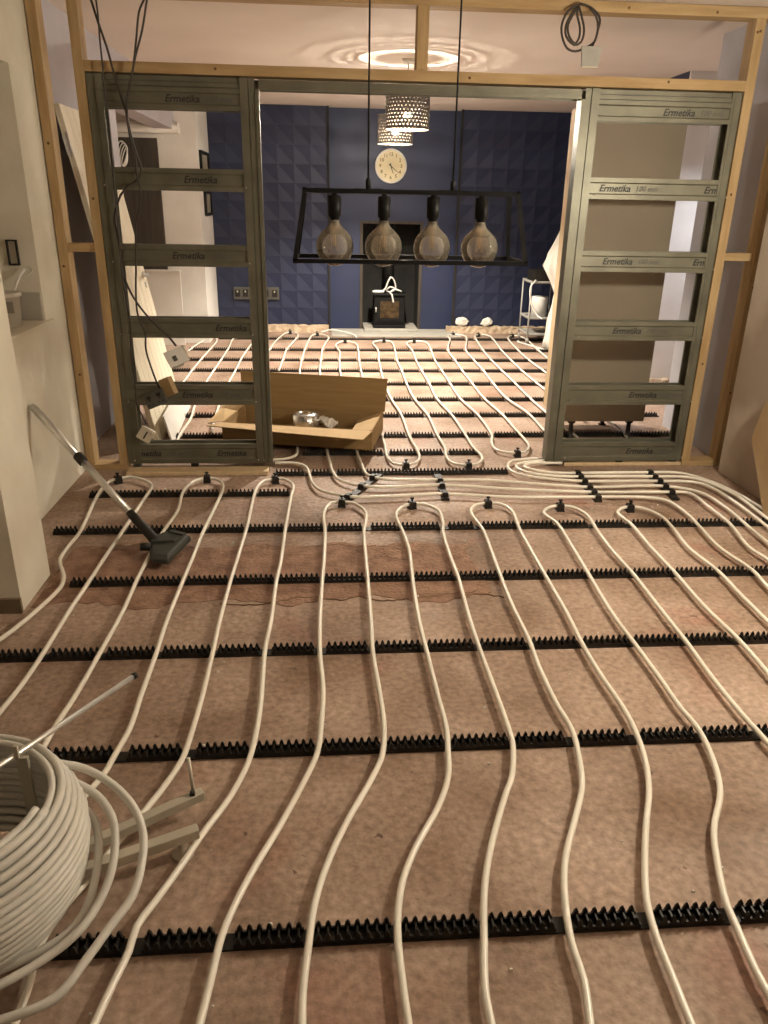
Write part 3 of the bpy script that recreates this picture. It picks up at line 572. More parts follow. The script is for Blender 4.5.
CAB4 = [(-0.809,4.242,2.309), (-0.844,4.242,2.184), (-0.887,4.242,2.073), (-0.916,4.242,1.980), (-0.943,4.242,1.895), (-0.954,4.242,1.843)]
RING1 = [(1.245,4.262,2.364), (1.226,4.262,2.357), (1.189,4.262,2.333), (1.165,4.262,2.279), (1.171,4.262,2.228), (1.201,4.262,2.178), (1.243,4.262,2.165), (1.292,4.262,2.181), (1.334,4.262,2.208), (1.347,4.262,2.259), (1.352,4.262,2.301), (1.334,4.262,2.330), (1.285,4.262,2.357)]
RING2 = [(1.243,4.270,2.357), (1.217,4.270,2.332), (1.188,4.270,2.277), (1.193,4.270,2.230), (1.237,4.270,2.194), (1.271,4.270,2.207), (1.280,4.270,2.258), (1.257,4.270,2.325)]
RING3 = [(1.240,4.275,2.358), (1.223,4.275,2.329), (1.199,4.275,2.278), (1.209,4.275,2.232), (1.243,4.275,2.201), (1.260,4.275,2.225), (1.260,4.275,2.267), (1.239,4.275,2.325)]
RING4 = [(1.293,4.250,2.347), (1.326,4.250,2.315), (1.341,4.250,2.273), (1.338,4.250,2.223), (1.322,4.250,2.184)]
LOOP1 = [(-0.636,1.404,0.310), (-0.598,1.394,0.300), (-0.546,1.399,0.280), (-0.479,1.376,0.250), (-0.430,1.339,0.220), (-0.402,1.293,0.190), (-0.393,1.231,0.170), (-0.400,1.165,0.150), (-0.426,1.115,0.140), (-0.457,1.052,0.130), (-0.497,0.981,0.120), (-0.578,0.945,0.120), (-0.640,0.933,0.120)]
LOOP2 = [(-0.615,1.384,0.290), (-0.568,1.373,0.270), (-0.510,1.357,0.240), (-0.472,1.322,0.210), (-0.460,1.287,0.180), (-0.454,1.225,0.160), (-0.465,1.170,0.140), (-0.489,1.111,0.130), (-0.533,1.068,0.120), (-0.604,1.012,0.120), (-0.663,0.988,0.120)]
LOOP3 = [(-0.600,1.371,0.260), (-0.556,1.350,0.230), (-0.516,1.332,0.200), (-0.496,1.290,0.170), (-0.489,1.220,0.140), (-0.497,1.154,0.120), (-0.529,1.108,0.110), (-0.624,1.058,0.100), (-0.686,1.032,0.100)]
ARM = [[-0.327, 1.423, 0.06], [-0.55, 1.33, 0.06], [-0.333, 1.546, 0.06], [-0.519, 1.424, 0.06]]

# ------------------------------------------------------------------ four-bulb pendant over the front room
T = thing('pendant_light', 'black trapezoid cage pendant with four smoked globe bulbs', 'pendant light', (.30, 2.85, 1.262))
zb, zt = 1.268, 1.489; bx0, bx1, by0, by1 = -.100, .688, 2.71, 2.99; tx0, tx1, ty0, ty1 = -.064, .662, 2.785, 2.915; q = .007
def bar(a, b, r=q):
    a, b = Vector(a), Vector(b); t = (b - a).normalized(); u = t.cross(Vector((0, 0, 1)) if abs(t.z) < .9 else Vector((0, 1, 0))).normalized(); v = t.cross(u)
    a = a - t * r; b = b + t * r
    vs = [p + u * sx * r + v * sy * r for p in (a, b) for sx, sy in ((-1, -1), (1, -1), (1, 1), (-1, 1))]
    return MB().add(vs, ((0, 1, 2, 3), (7, 6, 5, 4), (0, 4, 5, 1), (1, 5, 6, 2), (2, 6, 7, 3), (3, 7, 4, 0)))
for a, b in (((bx0, by0, zb), (bx1, by0, zb)), ((bx0, by1, zb), (bx1, by1, zb)), ((bx0, by0, zb), (bx0, by1, zb)), ((bx1, by0, zb), (bx1, by1, zb)),
             ((tx0, ty0, zt), (tx1, ty0, zt)), ((tx0, ty1, zt), (tx1, ty1, zt)), ((tx0, ty0, zt), (tx0, ty1, zt)), ((tx1, ty0, zt), (tx1, ty1, zt)),
             ((bx0, by0, zb), (tx0, ty0, zt)), ((bx1, by0, zb), (tx1, ty0, zt)), ((bx0, by1, zb), (tx0, ty1, zt)), ((bx1, by1, zb), (tx1, ty1, zt))):
    part(bar(a, b), 'cage_bar', 'black_metal', T)
part(bar((tx0, 2.85, zt), (tx1, 2.85, zt), .007), 'lamp_bar', 'black_metal', T)
for i, x in enumerate((.036, .208, .380, .551)):
    s = part(MB().lathe([(0, 1.484), (.010, 1.484), (.010, 1.476), (.0225, 1.474), (.0225, 1.408), (.016, 1.404), (.016, 1.386), (0, 1.386)], (x, 2.85, 0), 20), 'lamp_holder', 'black_metal', T)
    zc = 1.309; rg = .066; prof = [(0.0, -rg)]
    prof += [(rg * math.cos(a), rg * math.sin(a)) for a in [R(-80 + 10 * k) for k in range(13)]]
    prof += [(.040, .052), (.030, .061), (.022, .070), (.0175, .080), (.017, .088), (.0, .0885)]
    g = MB().lathe(prof, (0, 0, 0), 32).build('globe_bulb', 'smoked_glass', T); g.location = Vector((x, 2.85, zc)) - T.location
    f = MB()
    for k in range(6):
        a = 2 * math.pi * k / 6; f.tube([(.006 * math.cos(a), .006 * math.sin(a), .05), (.014 * math.cos(a), .014 * math.sin(a), -.015)], .0008, 4)
    f.cyl((0, 0, .085), (0, 0, .0), .0035, 8)
    f.build('filament', 'filament', g)
for x in (.152, .446):
    c = part(MB().cyl((x, 2.85, 1.495), (x, 2.85, 2.388), .0032, 8), 'cord', 'black_metal', T)
    part(MB().lathe([(0, 1.494), (.009, 1.494), (.009, 1.525), (.0045, 1.532), (0, 1.532)], (x, 2.85, 0), 12), 'cord_grip', 'black_metal', T)
    part(B(x - .05, x + .05, 2.845, 2.855, 1.495, 1.4985), 'hanger_plate', 'black_metal', T)

# ------------------------------------------------------------------ perforated shades with warm bulbs
def shade_mesh(r, h, nu, nv, m, name, band=.012):
    vs = []; fs = []
    def P(u, v): a = 2 * math.pi * u / nu; return (r * math.cos(a), r * math.sin(a), v)
    ch = (h - 2 * band) / nv
    for j in range(nv):
        for i in range(nu):
            u0 = i + (.5 if j % 2 else 0); z0 = band + j * ch; o = len(vs)
            vs += [P(u0, z0), P(u0 + 1, z0), P(u0 + 1, z0 + ch), P(u0, z0 + ch)]
            k = .31
            vs += [P(u0 + k, z0 + ch * k), P(u0 + 1 - k, z0 + ch * k), P(u0 + 1 - k, z0 + ch * (1 - k)), P(u0 + k, z0 + ch * (1 - k))]
            fs += [(o, o + 1, o + 5, o + 4), (o + 1, o + 2, o + 6, o + 5), (o + 2, o + 3, o + 7, o + 6), (o + 3, o, o + 4, o + 7)]
    mb = MB().add(vs, fs, True)
    for z0, z1 in ((0, band), (h - band, h)):
        mb.lathe([(r, z0), (r + .0015, z0), (r + .0015, z1), (r, z1), (r, z0)], n=nu)
    return mb.mesh(name, m)
SH_O = shade_mesh(.166, .245, 36, 9, 'shade_metal', 'shade'); SH_I = shade_mesh(.1625, .245, 36, 9, 'lining', 'shade_lining')
def pendant(x, y, label):
    t = thing('pendant_lamp', label, 'pendant lamp', (x, y, 1.975), group='perforated pendant lamps in the back room')
    link('shade', SH_O, t); link('shade_lining', SH_I, t)
    rose = MB().lathe([(0, .465), (.05, .465), (.05, .452), (.035, .436), (0, .434)], n=20).build('ceiling_rose', 'white_plastic', t)
    MB().cyl((0, 0, .21), (0, 0, .44), .0032, 8).build('cord', 'white_plastic', t)
    MB().lathe([(0, .232), (.017, .232), (.02, .20), (.018, .160), (0, .158)], n=14).build('lamp_holder', 'white_plastic', t)
    sp = MB()
    for k in range(3):
        a = 2 * math.pi * k / 3; sp.tube([(.018 * math.cos(a), .018 * math.sin(a), .21), (.163 * math.cos(a), .163 * math.sin(a), .238)], .0018, 5)
    sp.build('spider', 'white_plastic', t)
    MB().lathe([(0, -.036), (.018, -.031), (.028, -.016), (.0315, .004)], (0, 0, .108), 18).build('bulb', 'bulb_warm', t)
    MB().lathe([(0, .004), (.038, .004), (.038, .010), (.030, .022), (.018, .038), (.0145, .05), (0, .05)], (0, 0, .108), 18).build('bulb_base_collar', 'white_plastic', t)  # base with a wide collar added to block the bulb's upward light
pendant(.632, 6.40, 'nearer perforated drum pendant lamp with glowing bulb')
pendant(.672, 7.93, 'farther perforated drum pendant lamp just above the wall clock')
t = thing('work_lamp', 'bare bulb work lamp on a slim stand by the right wall', 'lamp', (1.93, 2.2, 0))
MB().lathe([(0, -.06), (.03, -.052), (.052, -.03), (.06, 0), (.052, .03), (.03, .055), (0, .06)], (0, 0, 1.60), 24).build('bulb', 'bulb_near', t)
MB().lathe([(0, 1.47), (.018, 1.47), (.022, 1.541), (0, 1.541)], n=16).build('lamp_holder', 'black_plastic', t)
MB().cyl((0, 0, .05), (0, 0, 1.475), .011, 10).build('pole', 'black_metal', t)
for k in range(3):
    a = 2 * math.pi * k / 3 + .3; MB().tube([(0, 0, .30), (.17 * math.cos(a), .17 * math.sin(a), .045)], .008, 8).build('leg', 'black_metal', t)
t = thing('ceiling_lamp', 'cool white bulb in the side passage behind the nib wall', 'ceiling lamp', (3.35, 5.75, 1.72))
MB().lathe([(0, -.05), (.035, -.035), (.05, 0), (.035, .035), (.018, .06), (.018, .075), (0, .075)], n=20).build('bulb', 'bulb_side', t)
MB().lathe([(0, .14), (.02, .14), (.022, .075), (0, .075)], n=16).build('lamp_holder', 'white_plastic', t)
MB().lathe([(.022, .10), (.045, .085), (.165, -.02), (.168, -.02), (.048, .09), (.022, .106), (.022, .10)], n=28).build('shade', 'grey_plastic', t)
MB().cyl((0, 0, .14), (0, 0, .70), .004, 8).build('cord', 'white_plastic', t)
MB().lathe([(0, .718), (.05, .718), (.05, .70), (0, .695)], n=20).build('ceiling_rose', 'white_plastic', t)

# ------------------------------------------------------------------ cables and dangling sockets
def up(p): a = Vector(p[0]); b = Vector(p[1]); d = (a - b).normalized(); k = (2.388 - a.z) / max(d.z, .2); return [tuple(a + d * k)] + list(p)
def cable(name, runs, label, r=.0042):
    t = thing(name, label, 'cable', tuple(runs[0][-1]), group='loose electric cables')
    for p in runs: part(MB().tube(catmull(p, .02), r, 7), 'cable_strand', 'cable', t)
    return t
cable('hanging_cable', [up(CAB1)], 'black cable hanging from the ceiling to the white socket plate', .0058)
cable('hanging_cable', [up(CAB2)], 'thin black cable hanging straight down the left stud to the lowest plate', .0045)
cable('hanging_cable', [up(CAB3), up(CAB4)], 'black cable pair hanging from the ceiling to the grey socket', .0052)
cable('coiled_cable', [RING1 + [RING1[0]], RING2 + [RING2[0]], RING3 + [RING3[0]], RING4], 'coil of black cable hung on the top timber at right', .0056)
t = thing('cable_plate', 'grey square plate dangling from the cable coil on the top timber', 'plate', (1.318, 4.245, 2.10))
part(MB().prism([(1.277, 2.100), (1.358, 2.098), (1.372, 2.176), (1.364, 2.186), (1.268, 2.186)], 'y', 4.238, 4.254), 'plate', 'grey_plastic', t, .002)
part(B(1.277, 1.358, 4.238, 4.262, 2.094, 2.099), 'plate_lip', 'pattress', t)
def socket(loc, rot, w_, h_, front, back, label, kind):
    t = thing('electric_socket', label, 'socket', loc, group='sockets dangling at the left frame'); t.rotation_euler = rot
    B(-w_ / 2, w_ / 2, -.012, 0, -h_ / 2, h_ / 2).build('face_plate', front, t, bevel=.003)
    return t
s1 = socket((-.812, 4.235, .662), (R(8), R(-22), R(12)), .108, .090, 'white_plastic', 'pattress', 'white square socket plate dangling highest at the left frame', 1)
B(-.02, .002, -.016, -.012, -.018, .012).build('rocker', 'ink_faint', s1); B(-.022, .06, 0, .038, -.05, .03).build('back_box', 'pattress', s1); B(-.045, .02, .004, .03, -.062, -.035).build('spacer', 'grey_plastic', s1)
s2 = socket((-.935, 4.215, .432), (R(-6), R(-24), R(-14)), .128, .082, 'steel_dark', 'board_edge', 'dark grey double socket dangling with a wooden coloured back box', 2)
B(.055, .115, 0, .05, -.012, .085).build('back_box', 'cardboard', s2)
for sx in (-.034, .030):
    B(sx - .012, sx + .012, -.016, -.012, .008, .026).build('rocker', 'black_plastic', s2)
    B(sx - .004, sx + .004, -.0135, -.012, -.004, .006).build('pin_hole', 'black_matt', s2)
    for dx in (-.012, .012): B(sx + dx - .005, sx + dx + .005, -.0135, -.012, -.024, -.018).build('pin_hole', 'black_matt', s2)
s3 = socket((-1.015, 4.235, .225), (R(4), R(34), R(6)), .080, .080, 'pattress', 'white_plastic', 'cream square plate dangling lowest at the left frame', 3)
B(-.004, .004, -.0145, -.012, -.026, .022).build('slot', 'black_matt', s3); B(-.03, .04, 0, .03, -.03, .03).build('back_box', 'white_plastic', s3)
MB().lathe([(.008, 0), (.008, -.006), (0, -.007)], (.024, -.012, .028), 10, 'y').build('screw', 'galvanised', s3)

# ------------------------------------------------------------------ vacuum wand
v = thing('vacuum_wand', 'chrome vacuum tube with dark floor head leaning on the left wall', 'vacuum', (-.70, 3.09, .031))
hd = [(-.784, 3.178), (-.735, 3.232), (-.690, 3.252), (-.612, 3.186), (-.668, 2.945), (-.735, 2.958), (-.760, 3.02)]
m = MB(); n = len(hd); cx, cy = -.70, 3.10
lo = [(x, y, .031) for x, y in hd]; mi = [(x, y, .052) for x, y in hd]; tp = [(cx + (x - cx) * .86, cy + (y - cy) * .86, .066) for x, y in hd]
m.add(lo + mi + tp, [list(range(n))[::-1], list(range(2 * n, 3 * n))] + [(i, (i + 1) % n, n + (i + 1) % n, n + i) for i in range(n)] + [(n + i, n + (i + 1) % n, 2 * n + (i + 1) % n, 2 * n + i) for i in range(n)])
part(m, 'floor_head', 'vac_plastic', v, .004)
part(MB().prism([(-.77, 3.12), (-.655, 3.115), (-.665, 3.09), (-.765, 3.085)], 'z', .064, .078), 'ridge', 'vac_plastic', v, .003)
part(MB().prism([(-.70, 3.225), (-.63, 3.18), (-.645, 3.165), (-.715, 3.20)], 'z', .062, .074), 'ridge', 'vac_plastic', v, .003)
A = Vector((-.762, 3.125, .072)); E = Vector((-1.366, 3.59, .548)); D = (E - A).normalized()
part(MB().lathe([(0, -.022), (.018, -.022), (.018, .022), (0, .022)], (-.785, 3.075, .055), 12, 'x'), 'wheel', 'black_plastic', v)
part(MB().tube([Vector((-.74, 3.11, .058)), A, A + D * .14, A + D * .17], [.024, .023, .020, .018], 14), 'swivel_neck', 'black_plastic', v)
part(MB().cyl(A + D * .165, A + D * .52, .0165, 16), 'lower_tube', 'chrome', v)
part(MB().tube([A + D * .50, A + D * .505, A + D * .55, A + D * .555], [.018, .023, .023, .018], 14), 'collar', 'black_plastic', v)
part(MB().cyl(A + D * .545, E, .0175, 16), 'upper_tube', 'chrome', v)

# ------------------------------------------------------------------ pipe coil on its decoiler
XC, YC = -.765, 1.235
P = thing('pipe_coil', 'large coil of white heating pipe at the lower left corner', 'pipe coil', (XC, YC, .075))
turns = 15
def coil_r(f_): return .212 + .042 * math.sin(math.pi * min(1, max(0, f_ * 1.02))) ** .8
def winding(dr, jit):
    pts = []; zz = .084
    jr = [random.uniform(-jit, jit) for _ in range(turns + 2)]
    for i in range(turns):
        for a in range(48):
            f_ = (i + a / 48) / turns; an = 2 * math.pi * a / 48; r = coil_r(f_) - dr + jr[i] * (1 - a / 48) + jr[i + 1] * a / 48
            pts.append((XC + r * math.cos(an), YC + r * math.sin(an), zz + .0172 * a / 48))
        zz += .0172
    return pts
part(MB().tube(winding(0, .0022), .0086, 10), 'wound_pipe', 'pipe_coil', P)
part(MB().tube(winding(.0185, .0015), .0086, 8), 'wound_pipe', 'pipe_coil', P)
for L_ in (LOOP1, LOOP2, LOOP3): part(MB().tube(catmull(L_, .02), .0088, 10), 'loose_turn', 'pipe_coil', P)
U = thing('decoiler', 'galvanised decoiler stand with square arms under the white pipe coil', 'decoiler', (XC, YC, .0))
def arm(a, b, w_=.013):
    o = bar(a, b, w_); return o
part(arm((-.327, 1.423, .058), (-.86, 1.185, .058)), 'arm', 'galvanised', U, .002)
part(arm((-.333, 1.546, .058), (-.86, 1.20, .058), .0125), 'arm', 'galvanised', U, .002)
part(arm((-.80, 1.22, .058), (-1.15, 1.0, .058)), 'arm', 'galvanised', U)
part(arm((-.77, 1.20, .058), (-.70, .80, .058)), 'arm', 'galvanised', U)
part(B(-.351, -.338, 1.530, 1.543, .048, .078), 'end_cap', 'black_plastic', U)
part(MB().cyl((-.342, 1.538, .074), (-.352, 1.56, .165), .005, 8), 'upright_pin', 'galvanised', U)
part(MB().lathe([(0, .002), (.026, .002), (.026, .008), (.012, .014), (.010, .05), (0, .05)], (-.352, 1.414, 0), 16), 'foot', 'galvanised', U)
part(MB().lathe([(0, .002), (.026, .002), (.026, .008), (.012, .014), (.010, .05), (0, .05)], (-.705, .84, 0), 16), 'foot', 'galvanised', U)
part(MB().lathe([(0, .002), (.026, .002), (.026, .008), (.012, .014), (.010, .05), (0, .05)], (-1.11, 1.025, 0), 16), 'foot', 'galvanised', U)
part(MB().cyl((XC, YC, .05), (XC, YC, .15), .02, 14), 'spindle', 'galvanised', U)
part(B(-.662, -.640, 1.352, 1.362, .07, .350), 'coil_post', 'galvanised', U)
part(B(-.905, -.885, 1.1, 1.112, .07, .350), 'coil_post', 'galvanised', U)
rd = thing('guide_rod', 'thin chrome rod lying across the top of the pipe coil', 'rod', (-.67, 1.33, .352))
part(MB().tube([(-.92, .945, .361), (-.482, 1.628, .361)], .0065, 10), 'rod', 'chrome', rd)
part(MB().tube([(-.482, 1.628, .361), (-.4765, 1.6365, .361)], .0085, 10), 'tip', 'black_plastic', rd)
part(bar((-.655, 1.345, .361), (-.655, 1.345, .385), .004), 'stop_pin', 'galvanised', rd)
# ------------------------------------------------------------------ things in the back room
# open cardboard box
bo = thing('cardboard_box', 'open brown cardboard box behind the left metal frame', 'box', (-.655, 4.705, .039), R(-12.5))
W_, D_, H_ = .955, .47, .125; th = .006
B(0, W_, 0, D_, 0, th).build('bottom', 'cardboard', bo)
B(0, W_, 0, th, 0, H_).build('front_panel', 'cardboard', bo); B(0, W_, D_ - th, D_, 0, H_).build('back_panel', 'cardboard', bo)
B(0, th, th, D_ - th, 0, H_).build('side_panel', 'cardboard', bo); B(W_ - th, W_, th, D_ - th, 0, H_).build('side_panel', 'cardboard', bo)
def flap(pts, nm, mt='cardboard'):
    a, b, c, d = [Vector(p) for p in pts]; nrm = (b - a).cross(d - a).normalized() * th * .8
    vs = [a, b, c, d] + [p + nrm for p in (a, b, c, d)]
    return MB().add(vs, ((0, 1, 2, 3), (7, 6, 5, 4), (0, 4, 5, 1), (1, 5, 6, 2), (2, 6, 7, 3), (3, 7, 4, 0))).build(nm, mt, bo)
flap(((.0, 0, H_), (W_, 0, H_), (W_ - .03, -.15, H_ - .012), (-.05, -.13, H_ + .012)), 'front_flap', 'cardboard_lit')
flap(((-.01, D_, H_), (W_ + .01, D_, H_), (W_ + .02, D_ + .045, H_ + .215), (-.03, D_ + .03, H_ + .225)), 'back_flap')
flap(((0, D_, H_), (0, .05, H_), (-.10, .02, H_ - .015), (-.12, D_ - .05, H_ + .02)), 'side_flap', 'cardboard_lit')
flap(((W_ - .004, .0, H_), (W_ - .004, D_, H_), (W_ - .16, D_ - .06, H_ - .055), (W_ - .14, .04, H_ - .035)), 'side_flap', 'cardboard_lit')
B(.30, .33, -.152, -.001, H_ + .004, H_ + .0055).build('tape', 'white_plastic', bo)
ro = thing('foil_roll', 'roll of silvery wrapping in the open cardboard box', 'roll', (-.135, 4.90, .05))
MB().lathe([(.03, .0), (.085, 0), (.09, .06), (.085, .115), (.05, .128), (.03, .118), (.03, 0)], n=24).build('roll_body', 'silver', ro)
MB().lathe([(.022, -.0), (.028, -.0), (.028, .128), (.022, .128), (.022, 0)], n=16).build('core', 'cardboard', ro)
ws = MB(); vs = []; fs = []
for i in range(9):
    for j in range(5):
        vs.append((.06 + i * .019, -.05 + j * .035 + random.uniform(-.008, .008), .075 + .022 * math.sin(i * .9 + j * 1.3) + random.uniform(-.008, .008) - i * .004))
for i in range(8):
    for j in range(4): a = i * 5 + j; fs.append((a, a + 5, a + 6, a + 1))
o = ws.add(vs, fs).build('loose_wrap', 'white_plastic', ro); sm = o.modifiers.new('thick', 'SOLIDIFY'); sm.thickness = .002
# beige tall cabinet on feet
cb = thing('tall_cabinet', 'tall beige kitchen cabinet on black plastic feet behind the right frame', 'cabinet', (1.83, 5.05, 0))
cx0, cx1, cy0, cy1, cz0, cz1 = 1.555, 2.112, 4.815, 5.27, .135, 2.02
part(B(cx0 + .018, cx1 - .018, cy0, cy0 + .018, cz0, cz1), 'back_panel', 'cabinet', cb)
part(B(cx0, cx0 + .018, cy0, cy1, cz0, cz1), 'side_panel', 'board_edge', cb); part(B(cx1 - .018, cx1, cy0, cy1, cz0, cz1), 'side_panel', 'cabinet', cb)
part(B(cx0 + .018, cx1 - .018, cy0 + .018, cy1, cz0, cz0 + .018), 'bottom_panel', 'cabinet', cb); part(B(cx0 + .018, cx1 - .018, cy0 + .018, cy1, cz1 - .018, cz1), 'top_panel', 'cabinet', cb)
part(B(cx0 + .004, cx1 - .004, cy1 + .002, cy1 + .02, cz0 + .003, cz1 - .003), 'door', 'cabinet', cb)
for fx, fy in ((1.635, 4.853), (2.03, 4.853), (1.66, 5.215), (1.985, 5.22)):
    part(MB().lathe([(0, .001), (.027, .001), (.027, .008), (.016, .014), (.014, .112), (.026, .118), (.026, .135), (0, .135)], (fx, fy, 0), 14), 'foot', 'black_plastic', cb)
# leaning boarded door
X0, LX = -1.06, -.36; LH = math.sqrt(1.955 ** 2 - LX ** 2)
ld = thing('leaning_door', 'cream boarded door leaning against the wall behind the left frame', 'door', (X0, 4.755, .004))
th_ = math.atan2(-LX, LH)
ld.rotation_euler = (0, -th_, 0)
pw = .88 / 8
for i in range(8): B(-.018, 0, i * pw + .002, (i + 1) * pw - .002, 0, 1.955).build('plank', 'door_cream', ld, bevel=.003)
B(-.032, -.018, .0, .88, 0, 1.955).build('door_core', 'door_cream', ld)
for z in (.12, .95, 1.74): B(-.045, -.032, .06, .82, z, z + .12).build('ledge_board', 'door_cream', ld)
hn = MB().lathe([(0, 0), (.024, 0), (.024, .006), (.010, .008), (.010, .04), (0, .04)], (.0, .80, .985), 14, 'x').build('lever_handle', 'chrome', ld)
bar((.036, .80, .985), (.036, .69, .982), .007).build('lever', 'chrome', hn)
MB().lathe([(0, 0), (.020, 0), (.020, .006), (0, .006)], (.0, .80, .92), 14, 'x').build('key_plate', 'chrome', ld)
B(-.034, -.002, -.003, 0, 1.70, 1.80).build('hinge', 'white_plastic', ld); MB().cyl((-.004, -.007, 1.69), (-.004, -.007, 1.81), .006, 8).build('hinge_pin', 'chrome', ld)
lw = thing('pale_board', 'pale board with a narrow ledge standing below the dark hall door', 'board', (-1.68, 8.44, 0))
part(B(-1.852, -1.505, 8.43, 8.45, .002, .762), 'panel', 'pale_board', lw, .002); part(B(-1.862, -1.495, 8.41, 8.46, .762, .778), 'ledge', 'white_paint', lw, .002)
rb = thing('roller_blind', 'white rolled blind fixed above the dark hall door', 'blind', (-1.96, 8.53, 2.06))
part(MB().cyl((-2.50, 8.535, 2.112), (-1.43, 8.535, 2.112), .050, 20), 'roll', 'white_paint', rb)
for x in (-2.505, -1.43): part(B(x, x + .006, 8.49, 8.599, 2.06, 2.165), 'bracket', 'white_plastic', rb)
hg = MB()
for k in range(4):
    rz = .115 - k * .011; pts = []
    for a in range(20):
        an = 2 * math.pi * a / 20; pts.append((-1.995 + rz * .42 * math.sin(an + k * .35) + .008 * k, 8.545 - .009 * k, 1.87 + rz * math.cos(an) - .008 * k))
    hg.tube(pts, .0065, 6, closed=True)
hw = thing('white_cable_coil', 'small coil of white cable hanging on the dark hall door', 'cable', (-1.99, 8.54, 1.75)); part(hg, 'cable_turns', 'white_plastic', hw)
part(MB().cyl((-1.995, 8.566, 1.975), (-1.995, 8.52, 1.980), .005, 8), 'hook', 'white_plastic', hw)
sk = thing('white_plank', 'short white plank leaning at the foot of the cream door', 'plank', (-1.0, 5.25, .002)); sk.rotation_euler = (0, R(-14), R(3))
B(-.012, 0, -.48, .52, 0, .19).build('plank_body', 'white_paint', sk, bevel=.002)
pf_lab = ('upper dark framed picture by the blue wall corner', 'lower dark framed picture by the blue wall corner')
for (y0, y1, z0, z1), lb in zip(((8.70, 9.25, 1.69, 1.93), (8.84, 9.29, 1.30, 1.55)), pf_lab):
    t = thing('picture_frame', lb, 'picture', (-1.27, (y0 + y1) / 2, z0), group='framed pictures on the far left')
    f = .03
    for a in ((y0, y1, z0, z0 + f), (y0, y1, z1 - f, z1), (y0, y0 + f, z0 + f, z1 - f), (y1 - f, y1, z0 + f, z1 - f)): part(B(-1.268, -1.24, *a), 'frame_bar', 'black_metal', t)
    part(B(-1.268, -1.258, y0 + f, y1 - f, z0 + f, z1 - f), 'print', 'picture', t)
# wood stove with flue, hearth, cable on top
he = MB(); he.box(.07, 1.60, 9.05, 9.585, 0, .02); hs = he.build('hearth_slab', 'stone', bevel=.004); tag(hs, 'pale grey stone hearth slab before the stove', 'hearth')
h2 = B(.47, 1.12, 9.36, 9.9, .0205, .05).build('hearth_plinth', 'stone', bevel=.004); tag(h2, 'low stone plinth the black stove stands on', 'plinth')
st = thing('wood_stove', 'small black wood stove in the fireplace opening', 'stove', (.775, 9.6, .05))
sx0, sx1, sy0, sy1 = .590, .960, 9.44, 9.80
part(B(sx0, sx1, sy0, sy1, .085, .435), 'body', 'black_metal', st, .008)
part(B(sx0 - .02, sx1 + .02, sy0 - .03, sy1 + .01, .435, .455), 'top_plate', 'black_metal', st, .004)
part(B(sx0 - .01, sx1 + .01, sy0 - .03, sy1, .052, .085), 'ash_shelf', 'black_metal', st, .004)
for a in ((sx0 + .03, sx1 - .03, .13, .17), (sx0 + .03, sx1 - .03, .375, .41), (sx0 + .03, sx0 + .07, .17, .375), (sx1 - .07, sx1 - .03, .17, .375)):
    part(B(a[0], a[1], sy0 - .018, sy0, a[2], a[3]), 'door_frame', 'black_metal', st)
part(B(sx0 + .07, sx1 - .07, sy0 - .008, sy0 - .004, .17, .375), 'glass', 'stove_glass', st)
part(B(sx0 + .07, sx1 - .07, sy0 - .003, sy0 - .001, .17, .375), 'reflection_sheet', 'tan_reflection', st)  # painted reflection of the stove door, set just behind the glass
part(MB().cyl((sx0 + .02, sy0 - .03, .24), (sx0 + .02, sy0 - .03, .30), .008, 8), 'handle', 'chrome', st)
part(MB().cyl((.775, 9.66, .455), (.775, 9.66, 1.235), .065, 20), 'flue_pipe', 'black_metal', st)
wc = thing('white_cable', 'tangled white cable with plug lying on top of the stove', 'cable', (.775, 9.55, .456))
pts = [(.60, 9.50, .47), (.66, 9.47, .475), (.72, 9.5, .50), (.76, 9.48, .60), (.79, 9.48, .64), (.83, 9.5, .60), (.85, 9.52, .50), (.80, 9.5, .47), (.74, 9.5, .48), (.78, 9.46, .53), (.86, 9.48, .50), (.92, 9.5, .475), (.84, 9.46, .50), (.78, 9.45, .47), (.80, 9.395, .44), (.815, 9.385, .36)]
part(MB().tube(catmull(pts, .02), .010, 7), 'cord', 'white_plastic', wc)
part(MB().tube([(.57, 9.47, .472), (.60, 9.47, .475), (.69, 9.465, .475), (.71, 9.465, .475)], [.012, .018, .018, .010], 10), 'plug', 'white_plastic', wc)
c2 = MB().tube(catmull([(-.05, 9.15, .04), (.06, 9.2, .06), (.2, 9.15, .05), (.34, 9.0, .03), (.36, 8.93, .008)], .02), .008, 7).build('white_cable', 'white_plastic'); tag(c2, 'short white cable arching over the left end of the hearth', 'cable')
# wall clock
CX, CZ, CR = .770, 1.856, .183
ck = thing('wall_clock', 'round cream wall clock with dark numerals on the chimney breast', 'clock', (CX, 9.575, CZ - CR))
part(MB().lathe([(0, 0), (CR - .02, 0), (CR - .02, .024), (0, .024)], (CX, 9.572, CZ), 40, 'y', False), 'face', 'clock_face', ck)
part(MB().lathe([(CR - .022, .028), (CR, .028), (CR, -.006), (CR - .008, -.014), (CR - .018, -.012), (CR - .022, 0), (CR - .022, .028)], (CX, 9.571, CZ), 40, 'y'), 'rim', 'white_plastic', ck)
for h in range(1, 13):
    a = R(90 - 30 * h); me = text_mesh(str(h), .052, 'clock_ink', 0)
    o = link('numeral', me, ck, Vector((CX + .122 * math.cos(a) - (.026 if h > 9 else .014), 9.5708, CZ + .122 * math.sin(a))) - ck.location); o.rotation_euler = (R(90), 0, 0)
